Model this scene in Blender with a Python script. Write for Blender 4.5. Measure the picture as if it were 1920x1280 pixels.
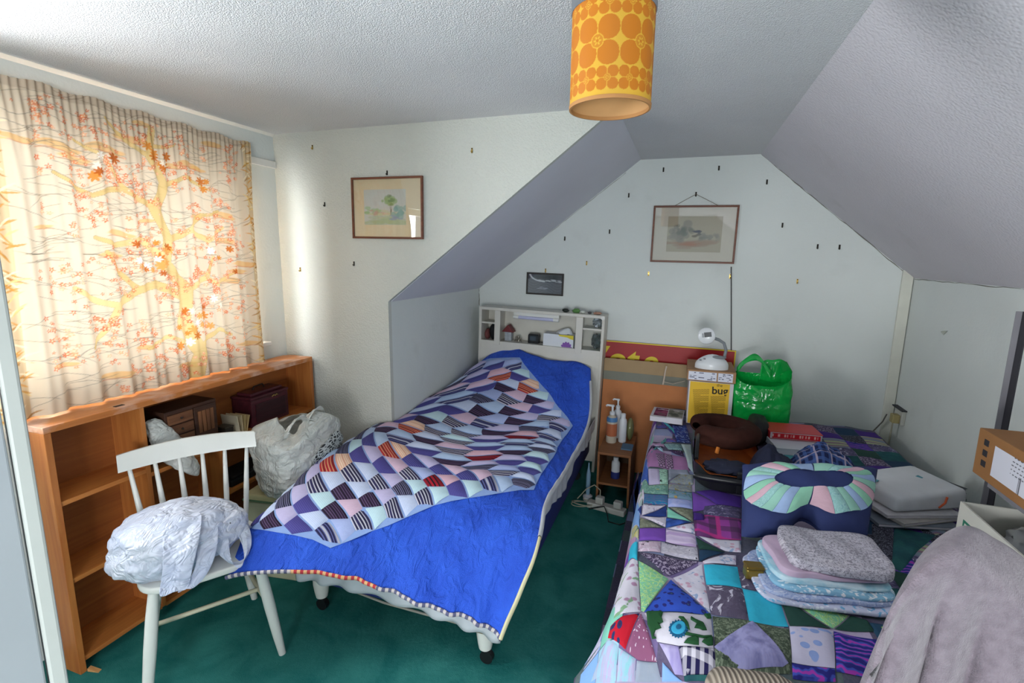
import bpy, bmesh, math, random
import numpy as np
from mathutils import Vector, Matrix, noise as mnoise

for o in list(bpy.data.objects): bpy.data.objects.remove(o, do_unlink=True)
SC = bpy.context.scene
COL = SC.collection
R_ = random.Random(7)

# ------------------------------------------------------------------ camera
FPX, YAW, PIT, ROL = 934.355, -.3279, -.1717, .0123
EYE = np.array([0, 0, 1.607])
_fw = np.array([math.sin(YAW)*math.cos(PIT), math.cos(YAW)*math.cos(PIT), math.sin(PIT)])
_rt = np.array([math.cos(YAW), -math.sin(YAW), 0.]); _up = np.cross(_rt, _fw)
_r2 = math.cos(ROL)*_rt + math.sin(ROL)*_up; _u2 = -math.sin(ROL)*_rt + math.cos(ROL)*_up
cd = bpy.data.cameras.new('camera'); cam = bpy.data.objects.new('camera', cd); COL.objects.link(cam)
cd.sensor_width = 36; cd.lens = 36*FPX/1920; cd.clip_start = .02
M = Matrix.Identity(4)
for i in range(3):
    M[i][0] = _r2[i]; M[i][1] = _u2[i]; M[i][2] = -_fw[i]; M[i][3] = EYE[i]
cam.matrix_world = M; SC.camera = cam
# survey helpers: where the sight line through a photo pixel meets a plane of the room
def ray(x, y): return _fw + _r2*(x-960)/FPX + _u2*(640-y)/FPX
def atY(x, y, v): d = ray(x, y); return EYE + d*v/d[1]
def atX(x, y, v): d = ray(x, y); return EYE + d*v/d[0]
def atZ(x, y, v): d = ray(x, y); return EYE + d*(v-EYE[2])/d[2]

# ------------------------------------------------------------------ world, lights, exposure
W = bpy.data.worlds.new('sky'); SC.world = W; W.use_nodes = True
bg = W.node_tree.nodes['Background']; bg.inputs[0].default_value = (.80, .88, 1, 1); bg.inputs[1].default_value = 1.0
SC.view_settings.view_transform = 'Standard'; SC.view_settings.look = 'None'
SC.view_settings.exposure = 0.75; SC.view_settings.gamma = 1; SC.view_settings.use_curve_mapping = False
def area(name, loc, direction, sx, sy, power, color):
    l = bpy.data.lights.new(name, 'AREA'); l.shape = 'RECTANGLE'; l.size = sx; l.size_y = sy; l.energy = power; l.color = color
    o = bpy.data.objects.new(name, l); COL.objects.link(o); o.location = loc
    o.rotation_euler = Vector(direction).to_track_quat('-Z', 'Y').to_euler(); return o
area('daylight_dormer_window', (-2.62, 1.20, 1.62), (1, 0, -.06), 1.9, 1.15, 150, (.93, .97, 1))
area('rear_fill_light', (.1, -1.78, 1.0), (.05, 1, .12), 1.3, 1.0, 62, (.95, .98, 1))  # soft fill added behind the camera to lift the room

# ------------------------------------------------------------------ helpers
def lin(c):
    if isinstance(c, str): c = [int(c[i:i+2], 16) for i in (0, 2, 4)]
    return tuple(((v/255)/12.92 if v/255 <= .04045 else ((v/255+.055)/1.055)**2.4) for v in c[:3]) + (1.,)
MATS = {}
class NT:
    def __init__(s, name):
        s.m = bpy.data.materials.new(name); s.m.use_nodes = True; s.t = s.m.node_tree; s.b = s.t.nodes['Principled BSDF']
    def n(s, ty, ins=None, **kw):
        k = s.t.nodes.new(ty)
        for a, v in kw.items(): setattr(k, a, v)
        for a, v in (ins or {}).items(): s.put(k.inputs[a], v)
        return k
    def put(s, sock, v):
        if hasattr(v, 'is_output'): s.t.links.new(v, sock)
        else: sock.default_value = v
    def coord(s, kind='Object', scale=(1, 1, 1), rot=(0, 0, 0)):
        c = s.n('ShaderNodeTexCoord'); m = s.n('ShaderNodeMapping', {'Vector': c.outputs[kind], 'Scale': scale, 'Rotation': rot}); return m.outputs[0]
    def mix(s, f, a, b):
        k = s.n('ShaderNodeMix', data_type='RGBA'); s.put(k.inputs[0], f); s.put(k.inputs[6], a); s.put(k.inputs[7], b); return k.outputs[2]
    def ramp(s, f, lo, hi):
        k = s.n('ShaderNodeMapRange', {'Value': f, 'From Min': lo, 'From Max': hi}); return k.outputs[0]
    def math(s, op, a, b=0.):
        k = s.n('ShaderNodeMath', operation=op); s.put(k.inputs[0], a); s.put(k.inputs[1], b); return k.outputs[0]
    def noise(s, vec, sc, det=3, out=0, dist=0.):
        return s.n('ShaderNodeTexNoise', {'Vector': vec, 'Scale': sc, 'Detail': det, 'Distortion': dist}).outputs[out]
    def bump(s, h, strength, dist=.01, normal=None):
        k = s.n('ShaderNodeBump', {'Height': h, 'Strength': strength, 'Distance': dist})
        if normal: s.put(k.inputs['Normal'], normal)
        s.put(s.b.inputs['Normal'], k.outputs[0]); return k.outputs[0]
def mat(name, col, rough=.6, var=.06, vs=9, bump=0, bs=150, metal=0, spec=.4, sheen=0, trans=0, bd=.004, coat=0):
    if name in MATS: return MATS[name]
    t = NT(name); c = lin(col); v = t.coord()
    f = t.ramp(t.noise(v, vs), .3, .7)
    t.put(t.b.inputs['Base Color'], t.mix(f, tuple(x*(1-var) for x in c[:3])+(1,), tuple(min(1, x*(1+var)) for x in c[:3])+(1,)))
    t.b.inputs['Roughness'].default_value = rough; t.b.inputs['Metallic'].default_value = metal
    t.b.inputs['Specular IOR Level'].default_value = spec; t.b.inputs['Coat Weight'].default_value = coat
    if sheen: t.b.inputs['Sheen Weight'].default_value = sheen
    if trans: t.b.inputs['Transmission Weight'].default_value = trans
    if bump: t.bump(t.noise(v, bs, 4), bump, bd)
    MATS[name] = t.m; return t.m
def wood(name, c1, c2, axis=1, rough=.45, sc=1., dust=0):
    t = NT(name); s = [26*sc, 26*sc, 26*sc]; s[axis] = 1.6*sc
    v = t.coord('Object', tuple(s)); f = t.ramp(t.noise(v, 1.3, 6, 0, 1.2), .3, .72); col = t.mix(f, lin(c1), lin(c2))
    if dust: col = t.mix(t.math('MULTIPLY', t.ramp(t.noise(t.coord('Object', (5, 3, 5)), 2.4, 4), .48, .62), dust), col, lin('e0c3b4'))
    t.put(t.b.inputs['Base Color'], col); t.b.inputs['Roughness'].default_value = rough; t.b.inputs['Specular IOR Level'].default_value = .35
    t.bump(f, .08, .002); MATS[name] = t.m; return t.m
def link(o, parent=None):
    COL.objects.link(o)
    if parent:
        o.parent = parent
        o.matrix_parent_inverse = Matrix.Translation(-parent.location)
    return o
def tag(o, label=None, cat=None, group=None, kind=None):
    for k, v in (('label', label), ('category', cat), ('group', group), ('kind', kind)):
        if v: o[k] = v
    return o
def thing(name, label, cat, loc=(0, 0, 0), group=None):
    o = bpy.data.objects.new(name, None); o.location = Vector(loc); o.empty_display_size = .05; COL.objects.link(o)
    return tag(o, label, cat, group)
class MB:
    def __init__(s): s.v = []; s.f = []
    def add(s, v, f, T=None):
        n = len(s.v)
        s.v += [tuple(T @ Vector(q)) if T else tuple(q) for q in v]; s.f += [tuple(i+n for i in q) for q in f]; return s
    def box(s, x0, x1, y0, y1, z0, z1, T=None):
        v = [(x, y, z) for z in (z0, z1) for y in (y0, y1) for x in (x0, x1)]
        return s.add(v, [(0, 2, 3, 1), (4, 5, 7, 6), (0, 1, 5, 4), (2, 6, 7, 3), (0, 4, 6, 2), (1, 3, 7, 5)], T)
    def prism(s, poly, d, T=None):        # poly: 3D points, d: extrusion vector
        n = len(poly); a = [Vector(p) for p in poly]; b = [p+Vector(d) for p in a]
        return s.add(a+b, [tuple(range(n))[::-1], tuple(range(n, 2*n))]+[(i, (i+1) % n, n+(i+1) % n, n+i) for i in range(n)], T)
    def tube(s, pts, r, n=10, caps=True, T=None, flat=1., upv=None):
        pts = [Vector(p) for p in pts]; rs = r if isinstance(r, (list, tuple)) else [r]*len(pts); v = []; f = []; u = None
        for i, p in enumerate(pts):
            d = (pts[min(i+1, len(pts)-1)]-pts[max(i-1, 0)]).normalized()
            if u is None: u = Vector(upv) if upv else (Vector((0, 0, 1)) if abs(d.z) < .9 else Vector((1, 0, 0)))
            u = (u-d*u.dot(d)).normalized(); w = d.cross(u)
            for k in range(n):
                a = 2*math.pi*k/n; v.append(p+(u*math.cos(a)*flat+w*math.sin(a))*rs[i])
        for i in range(len(pts)-1):
            for k in range(n): f.append((i*n+k, i*n+(k+1) % n, (i+1)*n+(k+1) % n, (i+1)*n+k))
        if caps: f += [tuple(range(n))[::-1], tuple(range((len(pts)-1)*n, len(pts)*n))]
        return s.add(v, f, T)
    def lathe(s, prof, c=(0, 0, 0), n=28, T=None, sx=1, sy=1, close=False):
        v = []; f = []; m = len(prof)
        for r, z in prof:
            for k in range(n):
                a = 2*math.pi*k/n; v.append((c[0]+r*sx*math.cos(a), c[1]+r*sy*math.sin(a), c[2]+z))
        for i in range(m-1 if not close else m):
            j = (i+1) % m
            for k in range(n): f.append((i*n+k, i*n+(k+1) % n, j*n+(k+1) % n, j*n+k))
        if not close:
            if prof[0][0] > 1e-5: f.append(tuple(range(n))[::-1])
            if prof[-1][0] > 1e-5: f.append(tuple(range((m-1)*n, m*n)))
        return s.add(v, f, T)
    def ball(s, c, r, nu=20, nv=12, T=None, fn=None, e=1.):
        if not isinstance(r, (tuple, list)): r = (r, r, r)
        sg = lambda q: math.copysign(abs(q)**e, q); v = []; f = []
        for j in range(nv+1):
            ph = -math.pi/2+math.pi*j/nv
            for i in range(nu):
                th = 2*math.pi*i/nu; d = Vector((sg(math.cos(ph))*sg(math.cos(th)), sg(math.cos(ph))*sg(math.sin(th)), sg(math.sin(ph))))
                k = fn(d) if fn else 1.; v.append((c[0]+d.x*r[0]*k, c[1]+d.y*r[1]*k, c[2]+d.z*r[2]*k))
        for j in range(nv):
            for i in range(nu): f.append((j*nu+i, j*nu+(i+1) % nu, (j+1)*nu+(i+1) % nu, (j+1)*nu+i))
        return s.add(v, f, T)
    def grid(s, fn, nu, nv, closed=False):
        v = [fn(i/(nu if closed else nu-1), j/(nv-1)) for j in range(nv) for i in range(nu)]; f = []
        for j in range(nv-1):
            for i in range(nu if closed else nu-1): f.append((j*nu+i, j*nu+(i+1) % nu, (j+1)*nu+(i+1) % nu, (j+1)*nu+i))
        return s.add(v, f)
    def build(s, name, m, parent=None, smooth=False, bevel=0, seg=2, sub=0, solid=0, weld=False, ang=40):
        me = bpy.data.meshes.new(name); me.from_pydata(s.v, [], s.f); me.update()
        bm = bmesh.new(); bm.from_mesh(me)
        if weld: bmesh.ops.remove_doubles(bm, verts=bm.verts, dist=1e-5)
        bmesh.ops.recalc_face_normals(bm, faces=bm.faces)
        if bevel:
            es = [e for e in bm.edges if len(e.link_faces) == 2 and e.calc_face_angle(0) > .5]
            bmesh.ops.bevel(bm, geom=es, offset=bevel, segments=seg, affect='EDGES', profile=.5, clamp_overlap=True)
        if smooth:
            for fc in bm.faces: fc.smooth = True
            for e in bm.edges:
                if len(e.link_faces) == 2 and e.calc_face_angle(0) > math.radians(ang): e.smooth = False
        bm.to_mesh(me); bm.free(); me.materials.append(m)
        o = bpy.data.objects.new(name, me); link(o, parent)
        if solid: q = o.modifiers.new('thickness', 'SOLIDIFY'); q.thickness = solid; q.offset = 0
        if sub: q = o.modifiers.new('smooth', 'SUBSURF'); q.levels = q.render_levels = sub
        return o
def frame(o, ex, ey, ez=(0, 0, 1)):
    T = Matrix.Identity(4)
    for i in range(3): T[i][0] = ex[i]; T[i][1] = ey[i]; T[i][2] = ez[i]; T[i][3] = o[i]
    return T
def rotz(o, deg):
    a = math.radians(deg); return frame(o, (math.cos(a), math.sin(a), 0), (-math.sin(a), math.cos(a), 0))
def fb(p, oct_=4, sc=1.):
    return sum(mnoise.noise(Vector(p)*sc*2**k)/2**k for k in range(oct_))
def crinkle(p, sc, k=3): return sum((1-abs(mnoise.noise(Vector(p)*sc*1.9**i))*2)/1.8**i for i in range(k))
def meshuv(name, v, f, uv, m, parent=None, smooth=True):
    me = bpy.data.meshes.new(name); me.from_pydata(v, [], f); l = me.uv_layers.new(name='UVMap')
    idx = np.zeros(len(me.loops), dtype=np.int32); me.loops.foreach_get('vertex_index', idx)
    l.data.foreach_set('uv', np.asarray(uv, dtype=np.float32)[idx].ravel())
    if smooth: me.polygons.foreach_set('use_smooth', [True]*len(me.polygons))
    me.update(); me.materials.append(m); o = bpy.data.objects.new(name, me); return link(o, parent)
def text(name, body, loc, size, m, ex, ey, parent=None, depth=.0006, shear=0, bold=0, align='LEFT'):
    c = bpy.data.curves.new(name, 'FONT'); c.body = body; c.size = size; c.extrude = depth; c.shear = shear; c.offset = bold; c.align_x = align
    c.materials.append(m); o = bpy.data.objects.new(name, c); COL.objects.link(o)
    ex = Vector(ex).normalized(); ey = Vector(ey).normalized(); ez = ex.cross(ey)
    Tm = frame(loc, ex, ey, ez); dg = bpy.context.evaluated_depsgraph_get(); me = bpy.data.meshes.new_from_object(o.evaluated_get(dg)); bpy.data.objects.remove(o, do_unlink=True)
    o = bpy.data.objects.new(name, me); COL.objects.link(o)
    if parent: o.parent = parent; o.matrix_parent_inverse = Matrix.Translation(-parent.location)
    o.matrix_basis = Tm; return o

# ------------------------------------------------------------------ room shell
L, C, D, A, B, K, KZ, RX, RZ, H = 2.30, 2.424, 3.75, -.336, .422, 1.563, 1.341, 1.347, 1.496, 2.275
YB = -1.6
def plaster(name, col, bump, scale, kind=0, dirt=0):
    t = NT(name); v = t.coord(); c = lin(col)
    big = t.ramp(t.noise(v, 1.7, 4), .35, .7); base = t.mix(big, c, tuple(x*.93 for x in c[:3])+(1,))
    if dirt:
        sm = t.math('MULTIPLY', t.ramp(t.noise(v, 4.2, 5), .62, .74), dirt); base = t.mix(sm, base, lin('8c8c80'))
    t.put(t.b.inputs['Base Color'], base); t.b.inputs['Roughness'].default_value = .75; t.b.inputs['Specular IOR Level'].default_value = .25
    if kind: h = t.ramp(t.n('ShaderNodeTexVoronoi', {'Vector': v, 'Scale': scale, 'Randomness': 1.}, feature='SMOOTH_F1').outputs[0], .0, .55); h = t.math('ADD', h, t.math('MULTIPLY', t.noise(v, scale*.6, 3), .8))
    else: h = t.noise(v, scale, 5)
    t.bump(h, bump, .008); return t.m
m_wall = plaster('wall_paint', 'd9dedb', .16, 60, 0, .10)
m_chip = plaster('wall_woodchip', 'c8cac3', .28, 120, 1)
m_ceil = plaster('ceiling_stipple', 'd8d8da', .42, 250, 1)
m_slope = plaster('slope_paint', 'ccc8ce', .2, 110, 1, .12)
m_slopel = plaster('slope_left_paint', 'd6d6de', .12, 60)
m_gloss = mat('white_gloss_paint', 'dcdcd8', .35, .03)
m_carpet = None
t = NT('green_carpet'); v = t.coord()
f1 = t.ramp(t.noise(v, 5.5, 5, 0, .8), .35, .65); f2 = t.noise(v, 420, 2)
cc = t.mix(f1, lin('287570'), lin('43928a')); cc = t.mix(t.math('MULTIPLY', f2, .55), cc, lin('125450'))
t.put(t.b.inputs['Base Color'], cc); t.b.inputs['Roughness'].default_value = .95; t.b.inputs['Specular IOR Level'].default_value = .1
t.bump(t.math('ADD', f2, t.noise(v, 60, 3)), .6, .006); m_carpet = t.m
def struct(name, mb, m, **k): return tag(mb.build(name, m, **k), kind='structure')
struct('floor', MB().box(-L-.1, RX+.1, YB-.1, D+.1, -.08, 0), m_carpet)
struct('ceiling', MB().box(-L-.1, B, YB-.1, C, H, H+.06).box(A, B, C, D+.1, H, H+.06), m_ceil)
struct('ceiling_slope_right', MB().prism([(B, YB-.1, H), (RX, YB-.1, RZ), (RX, D+.05, RZ), (B, D+.05, H)], (.05, 0, .06)), m_slope)
struct('ceiling_slope_left', MB().prism([(-K-.03, C+.03, KZ-.027), (A+.03, C+.03, H+.027), (A+.03, D+.05, H+.027), (-K-.03, D+.05, KZ-.027)], (-.05, 0, .06)), m_slopel)
struct('wall_back', MB().prism([(-K-.05, D, -.02), (RX+.05, D, -.02), (RX+.05, D, RZ+.03), (B, D, H+.05), (A, D, H+.05), (-K-.05, D, KZ+.03)], (0, .06, 0)), m_wall)
struct('wall_cheek', MB().prism([(-L-.05, C, -.02), (-K, C, -.02), (-K, C, KZ), (A, C, H), (-L-.05, C, H)], (0, .03, 0)), m_chip)
struct('wall_left', MB().box(-K-.05, -K, C+.03, D, -.02, KZ), m_wall)
struct('wall_right', MB().box(RX, RX+.06, YB, D+.05, -.02, RZ), m_wall)
WY0, WY1, WZ0, WZ1 = .30, 2.10, 1.09, 2.00          # dormer window opening
struct('wall_window', MB().box(-L-.14, -L, YB, WY0, -.02, H).box(-L-.14, -L, WY1, C, -.02, H).box(-L-.14, -L, WY0, WY1, -.02, WZ0).box(-L-.14, -L, WY0, WY1, WZ1, H), m_wall)
RW0, RW1 = -.5, .7                                    # unseen opening added behind the camera for the fill light
struct('wall_rear', MB().box(-L-.1, RW0, YB-.1, YB, -.02, H).box(RW1, RX, YB-.1, YB, -.02, H).box(RW0, RW1, YB-.1, YB, -.02, .5).box(RW0, RW1, YB-.1, YB, 1.48, H), m_wall)
struct('light_leak_strip', MB().prism([(-L, YB, H), (-L+.014, YB, H), (-L, YB, H-.014)], (0, C-YB, 0)), m_gloss)                # white strip standing in for light leaking above the curtain
struct('trim_2', MB().box(RX-.062, RX-.004, D-.018, D, 0, RZ+.05), mat('boxing_paint', 'd4d4c8', .5), bevel=.003)        # pipe boxing in the back right corner
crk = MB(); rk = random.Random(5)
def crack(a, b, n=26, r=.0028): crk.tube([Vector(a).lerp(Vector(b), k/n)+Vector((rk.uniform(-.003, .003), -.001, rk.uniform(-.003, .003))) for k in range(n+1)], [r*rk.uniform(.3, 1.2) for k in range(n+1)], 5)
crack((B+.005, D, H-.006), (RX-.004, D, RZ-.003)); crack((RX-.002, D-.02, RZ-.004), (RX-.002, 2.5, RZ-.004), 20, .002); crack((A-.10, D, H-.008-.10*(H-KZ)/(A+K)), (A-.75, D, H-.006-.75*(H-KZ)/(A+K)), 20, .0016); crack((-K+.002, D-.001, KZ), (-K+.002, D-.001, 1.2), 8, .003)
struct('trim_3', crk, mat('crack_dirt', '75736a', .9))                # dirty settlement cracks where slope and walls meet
t = thing('window_1', None, None, (-L-.07, (WY0+WY1)/2, WZ0)); t['kind'] = 'structure'
fr = MB()
for y0, y1 in ((WY0, WY0+.05), (WY1-.05, WY1), (.89, .93), (1.50, 1.54)): fr.box(-L-.10, -L-.05, y0, y1, WZ0, WZ1)
fr.box(-L-.10, -L-.05, WY0, WY1, WZ0, WZ0+.05).box(-L-.10, -L-.05, WY0, WY1, WZ1-.05, WZ1)
fr.build('window_frame', m_gloss, t)
MB().box(-L-.10, -L+.05, WY0-.02, WY1+.16, WZ0-.02, WZ0+.004).build('window_sill', m_gloss, t, bevel=.004)
g = NT('window_glass'); gl = g.n('ShaderNodeBsdfTransparent'); gs = g.n('ShaderNodeBsdfGlossy', {'Roughness': .02}); mx = g.n('ShaderNodeMixShader', {0: .06, 1: gl.outputs[0], 2: gs.outputs[0]})
g.t.links.new(mx.outputs[0], g.t.nodes['Material Output'].inputs[0]); m_pane = g.m
for y0, y1 in ((WY0+.05, .89), (.93, 1.50), (1.54, WY1-.05)): MB().box(-L-.078, -L-.072, y0, y1, WZ0+.05, WZ1-.05).build('pane', m_pane, t)
t = thing('fill_window', None, None, ((RW0+RW1)/2, YB-.05, .5)); t['kind'] = 'structure'  # unseen window frame added round the fill light opening
fr = MB()
for x0, x1 in ((RW0, RW0+.05), (RW1-.05, RW1), (.08, .13)): fr.box(x0, x1, YB-.09, YB-.04, .5, 1.48)
fr.box(RW0, RW1, YB-.09, YB-.04, .5, .55).box(RW0, RW1, YB-.09, YB-.04, 1.43, 1.48).build('window_frame', m_gloss, t)
# door jamb close by on the left
dp = atZ(60, 1000, 1.2)*0; 
jx, jy = -.688, .332
t = thing('door_1', None, None, (jx, jy, 0)); t['kind'] = 'structure'
ex = Vector((-.35, -.937, 0)); ey = Vector((-.937, .35, 0))
MB().box(0, .016, 0, .03, 0, 2.05, frame((jx, jy, 0), ex, ey)).build('architrave', mat('door_paint', 'b0b4b0', .45, .03), t, bevel=.003)
MB().box(.019, .30, .003, .045, 0.01, 2.03, frame((jx, jy, 0), ex, ey)).build('door_leaf', mat('door_leaf_shaded', '959ba0', .45, .03), t, bevel=.002)  # leaf colour darkened and blued to carry the shade on it

# wall box with batten behind the curtain head
MB().box(-L+.001, -L+.016, .9, C-.004, 2.085, 2.125).build('curtain_batten', m_gloss, bevel=.003)
tag(bpy.data.objects['curtain_batten'], 'white wooden batten on the window wall behind the curtain top', 'curtain rail')

# ------------------------------------------------------------------ curtain
def make_curtain():
    ny, nz = 430, 440; y0, y1, z0, z1 = 1.045, 2.165, 1.0, 2.185
    Wd, Hd = y1-y0, z1-z0; rr = random.Random(3)
    yy, zz = np.meshgrid(np.linspace(0, Wd, ny), np.linspace(0, Hd, nz))
    img = np.ones((nz, ny, 3))*np.array(lin('dccbb3')[:3])
    fbn = np.zeros((nz, ny))
    for k in range(5):
        a = rr.uniform(0, 6.3); s_ = 5*1.7**k; fbn += np.sin((yy*math.cos(a)+zz*math.sin(a)*2)*s_+rr.uniform(0, 6)+1.5*np.sin(zz*s_*.7+yy*s_*.4))/1.5**k
    def paint(mask, col, a=1.): img[:] = img*(1-(mask*a)[..., None])+np.array(lin(col)[:3])*(mask*a)[..., None]
    def seg(p, q, w0, w1, soft=.002):
        d = np.array(q)-np.array(p); l2 = d@d+1e-9; tt = np.clip(((yy-p[0])*d[0]+(zz-p[1])*d[1])/l2, 0, 1)
        dist = np.hypot(yy-p[0]-tt*d[0], zz-p[1]-tt*d[1]); return np.clip((w0+(w1-w0)*tt-dist)/soft+.5, 0, 1)
    def sub(cy, cz, r):
        i0, i1 = max(0, int((cy-r)/Wd*ny)), min(ny, int((cy+r)/Wd*ny)+2); j0, j1 = max(0, int((cz-r)/Hd*nz)), min(nz, int((cz+r)/Hd*nz)+2); return slice(j0, j1), slice(i0, i1)
    def stamp(cy, cz, r, fn, col, a=1.):
        S = sub(cy, cz, r); 
        if S[0].start >= S[0].stop or S[1].start >= S[1].stop: return
        m_ = np.clip(fn(yy[S]-cy, zz[S]-cz), 0, 1)*a; img[S] = img[S]*(1-m_[..., None])+np.array(lin(col)[:3])*m_[..., None]
    # drifting clouds
    for k in range(26):
        cy, cz, w = rr.uniform(.1, Wd-.1), rr.uniform(.02, Hd-.05), rr.uniform(.035, .08)
        stamp(cy, cz, w*1.3, lambda a, b: (1-np.hypot(a/w, b/(w*.22)+.25*np.sin(a/w*3)))*5, 'e3b068', .7)
        stamp(cy, cz-w*.2, w*1.3, lambda a, b: (1-np.abs(b/(w*.05)+.8*np.sin(a/w*3)))*np.clip((1-np.abs(a)/w)*6, 0, 1), 'c9703a', .7)
    # fine dark twigs
    for k in range(420):
        cy, cz = rr.uniform(.12, Wd-.1), rr.uniform(0, Hd); ln = rr.uniform(.03, .10); sl = rr.uniform(-.35, .35); cv = rr.uniform(-6, 6)
        stamp(cy, cz, ln, lambda a, b: (1-np.abs(b-sl*a-cv*a*a)/.0023)*np.clip((1-np.abs(a)/ln)*4, 0, 1), '84796c' if k % 2 else '9a8a75', .75)
    # tree: trunk and limbs
    m_ = np.zeros((nz, ny))
    def limb(pts, w0, w1):
        nonlocal m_
        n = len(pts)-1
        for i in range(n): m_ = np.maximum(m_, seg(pts[i], pts[i+1], w0+(w1-w0)*i/n, w0+(w1-w0)*(i+1)/n))
    tr = [(.70, .0), (.73, .12), (.66, .28), (.69, .42), (.60, .55), (.62, .66), (.58, .78), (.63, .90), (.58, 1.0), (.60, 1.12)]
    limb(tr, .036, .014)
    for pts, w in (([(.66, .40), (.55, .46), (.47, .44), (.38, .38), (.32, .40), (.24, .46)], .020), ([(.47, .44), (.40, .52), (.36, .60)], .013), ([(.38, .38), (.34, .30), (.28, .22)], .012),
                   ([(.60, .56), (.50, .66), (.40, .62), (.33, .66)], .016), ([(.62, .66), (.74, .70), (.82, .66), (.92, .72)], .016), ([(.74, .70), (.80, .78), (.90, .80)], .012), ([(.59, .78), (.46, .86), (.34, .82), (.22, .88)], .014),
                   ([(.63, .90), (.74, .94), (.86, .90)], .012), ([(.46, .86), (.40, .96), (.30, 1.02)], .010), ([(.69, .42), (.80, .48), (.86, .44), (.95, .50)], .014), ([(.72, .14), (.84, .22), (.92, .18)], .013), ([(.70, .16), (.58, .22), (.48, .18)], .012), ([(.80, .48), (.84, .58)], .011), ([(.58, 1.0), (.48, 1.06), (.42, 1.12)], .010), ([(.60, 1.05), (.70, 1.08)], .009)):
        limb(pts, w, w*.45)
    paint(m_, 'd9b873', .8); edge = np.clip(m_*(1-m_)*4, 0, 1); paint(edge, '9b8258', .6)
    paint(m_*np.clip(fbn, 0, 1), 'e6cf98', .6)
    # blossom sprays
    for k in range(210):
        cy, cz = rr.uniform(.14, Wd-.10), rr.uniform(.02, Hd-.04)
        for q in range(rr.randint(4, 9)):
            a, b = cy+rr.gauss(0, .020), cz+rr.gauss(0, .020); r = rr.uniform(.006, .0125)
            ph = rr.uniform(0, 6); stamp(a, b, r*1.4, lambda x, z: (r*(.72+.28*np.cos(5*np.arctan2(z, x)+ph))-np.hypot(x, z))/.0015, rr.choice(['e0784e', 'd96a44', 'e99a6e', 'efb08c', 'd5805c']), .9)
            stamp(a, b, r*.5, lambda x, z: (r*.3-np.hypot(x, z))/.001, 'f5dfb8', .8)
    # maple leaves and pale ones
    for cy, cz, n in ((.60, .55, 7), (.63, .99, 8), (.36, .93, 5), (.88, .60, 4), (.74, .28, 8), (.68, .20, 6), (.84, .38, 3), (.50, .56, 4), (.80, .93, 4), (.57, .64, 4)):
        for q in range(n):
            a, b = cy+rr.gauss(0, .035), cz+rr.gauss(0, .03); r = rr.uniform(.014, .024); ph = rr.uniform(0, 6)
            stamp(a, b, r*1.3, lambda x, z: (r*(.45+.55*np.abs(np.cos(3.5*(np.arctan2(z, x)+ph))))-np.hypot(x, z))/.002, rr.choice(['c8702a', 'b85e22', 'd98a3a', 'f3ece2', 'e0a058', 'f0e4d0']), .95)
    # bamboo bands down both edges
    for (lo, hi) in ((.0, .085), (Wd-.05, Wd)):
        band = ((yy > lo) & (yy < hi)).astype(float); paint(band, 'cfa867', .45)
        for k in range(150):
            cy, cz = rr.uniform(lo, hi), rr.uniform(0, Hd); an = rr.choice([-1, 1])*rr.uniform(.2, .9); ln = rr.uniform(.02, .04)
            stamp(cy, cz, ln, lambda a, b: (1-np.hypot((a*math.cos(an)+b*math.sin(an))/ln, (b*math.cos(an)-a*math.sin(an))/.004))*4, rr.choice(['e8c98a', 'c98f42', 'f2e2c0', 'd99a50', 'b07a3c']), .8)
    head = np.clip((zz-(Hd-.035))/.006, 0, 1); paint(head, '9a7c66', .35)
    img *= (1+.05*fbn/2)[..., None]
    # folds
    def pos(u, w):
        y = y0+u*Wd; h = z0+w*Hd; lean = (1-w)*(-.05*np.clip(1-u*3, 0, 1)+.0*u)
        amp = .012+.010*(1-w); x = -2.215+amp*np.sin(2*np.pi*(u*9.5+.15*np.sin(w*3)))*(.35+.65*np.clip(np.abs(u-.5)*2, 0, 1)**1.2)+.006*np.sin(2*np.pi*(u*21+w*.4))+.012*np.exp(-((u-.09)/.03)**2)
        tp = np.clip((w-.70)/.28, 0, 1)**1.5; x = x*(1-tp)+(-2.270+.004*np.sin(2*np.pi*u*46))*tp
        return np.stack([x, y+lean+tp*(.055*u+.01), h+.006*np.sin(u*40)*(w > .5)+.022*tp*(1-u)], -1)
    U, Wv = np.meshgrid(np.linspace(0, 1, ny), np.linspace(0, 1, nz)); pts = pos(U, Wv).reshape(-1, 3)
    idx = np.arange(ny*nz).reshape(nz, ny); q = np.stack([idx[:-1, :-1], idx[:-1, 1:], idx[1:, 1:], idx[1:, :-1]], -1).reshape(-1, 4)
    me = bpy.data.meshes.new('curtain'); me.vertices.add(len(pts)); me.vertices.foreach_set('co', pts.ravel())
    me.loops.add(q.size); me.loops.foreach_set('vertex_index', q.ravel().astype(np.int32)); me.polygons.add(len(q)); me.polygons.foreach_set('loop_start', np.arange(0, q.size, 4, dtype=np.int32))
    me.polygons.foreach_set('use_smooth', [True]*len(q)); me.update(); me.validate()
    ca = me.color_attributes.new('print', 'FLOAT_COLOR', 'POINT'); ca.data.foreach_set('color', np.concatenate([img.reshape(-1, 3), np.ones((ny*nz, 1))], 1).astype(np.float32).ravel())
    n = NT('printed_curtain_cotton'); at = n.n('ShaderNodeAttribute', attribute_name='print'); df = n.n('ShaderNodeBsdfDiffuse', {'Color': at.outputs[0]}); tl = n.n('ShaderNodeBsdfTranslucent', {'Color': at.outputs[0]})
    mx = n.n('ShaderNodeMixShader', {0: .040, 1: df.outputs[0], 2: tl.outputs[0]}); n.t.links.new(mx.outputs[0], n.t.nodes['Material Output'].inputs[0])
    me.materials.append(n.m); o = bpy.data.objects.new('curtain', me); link(o)
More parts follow.
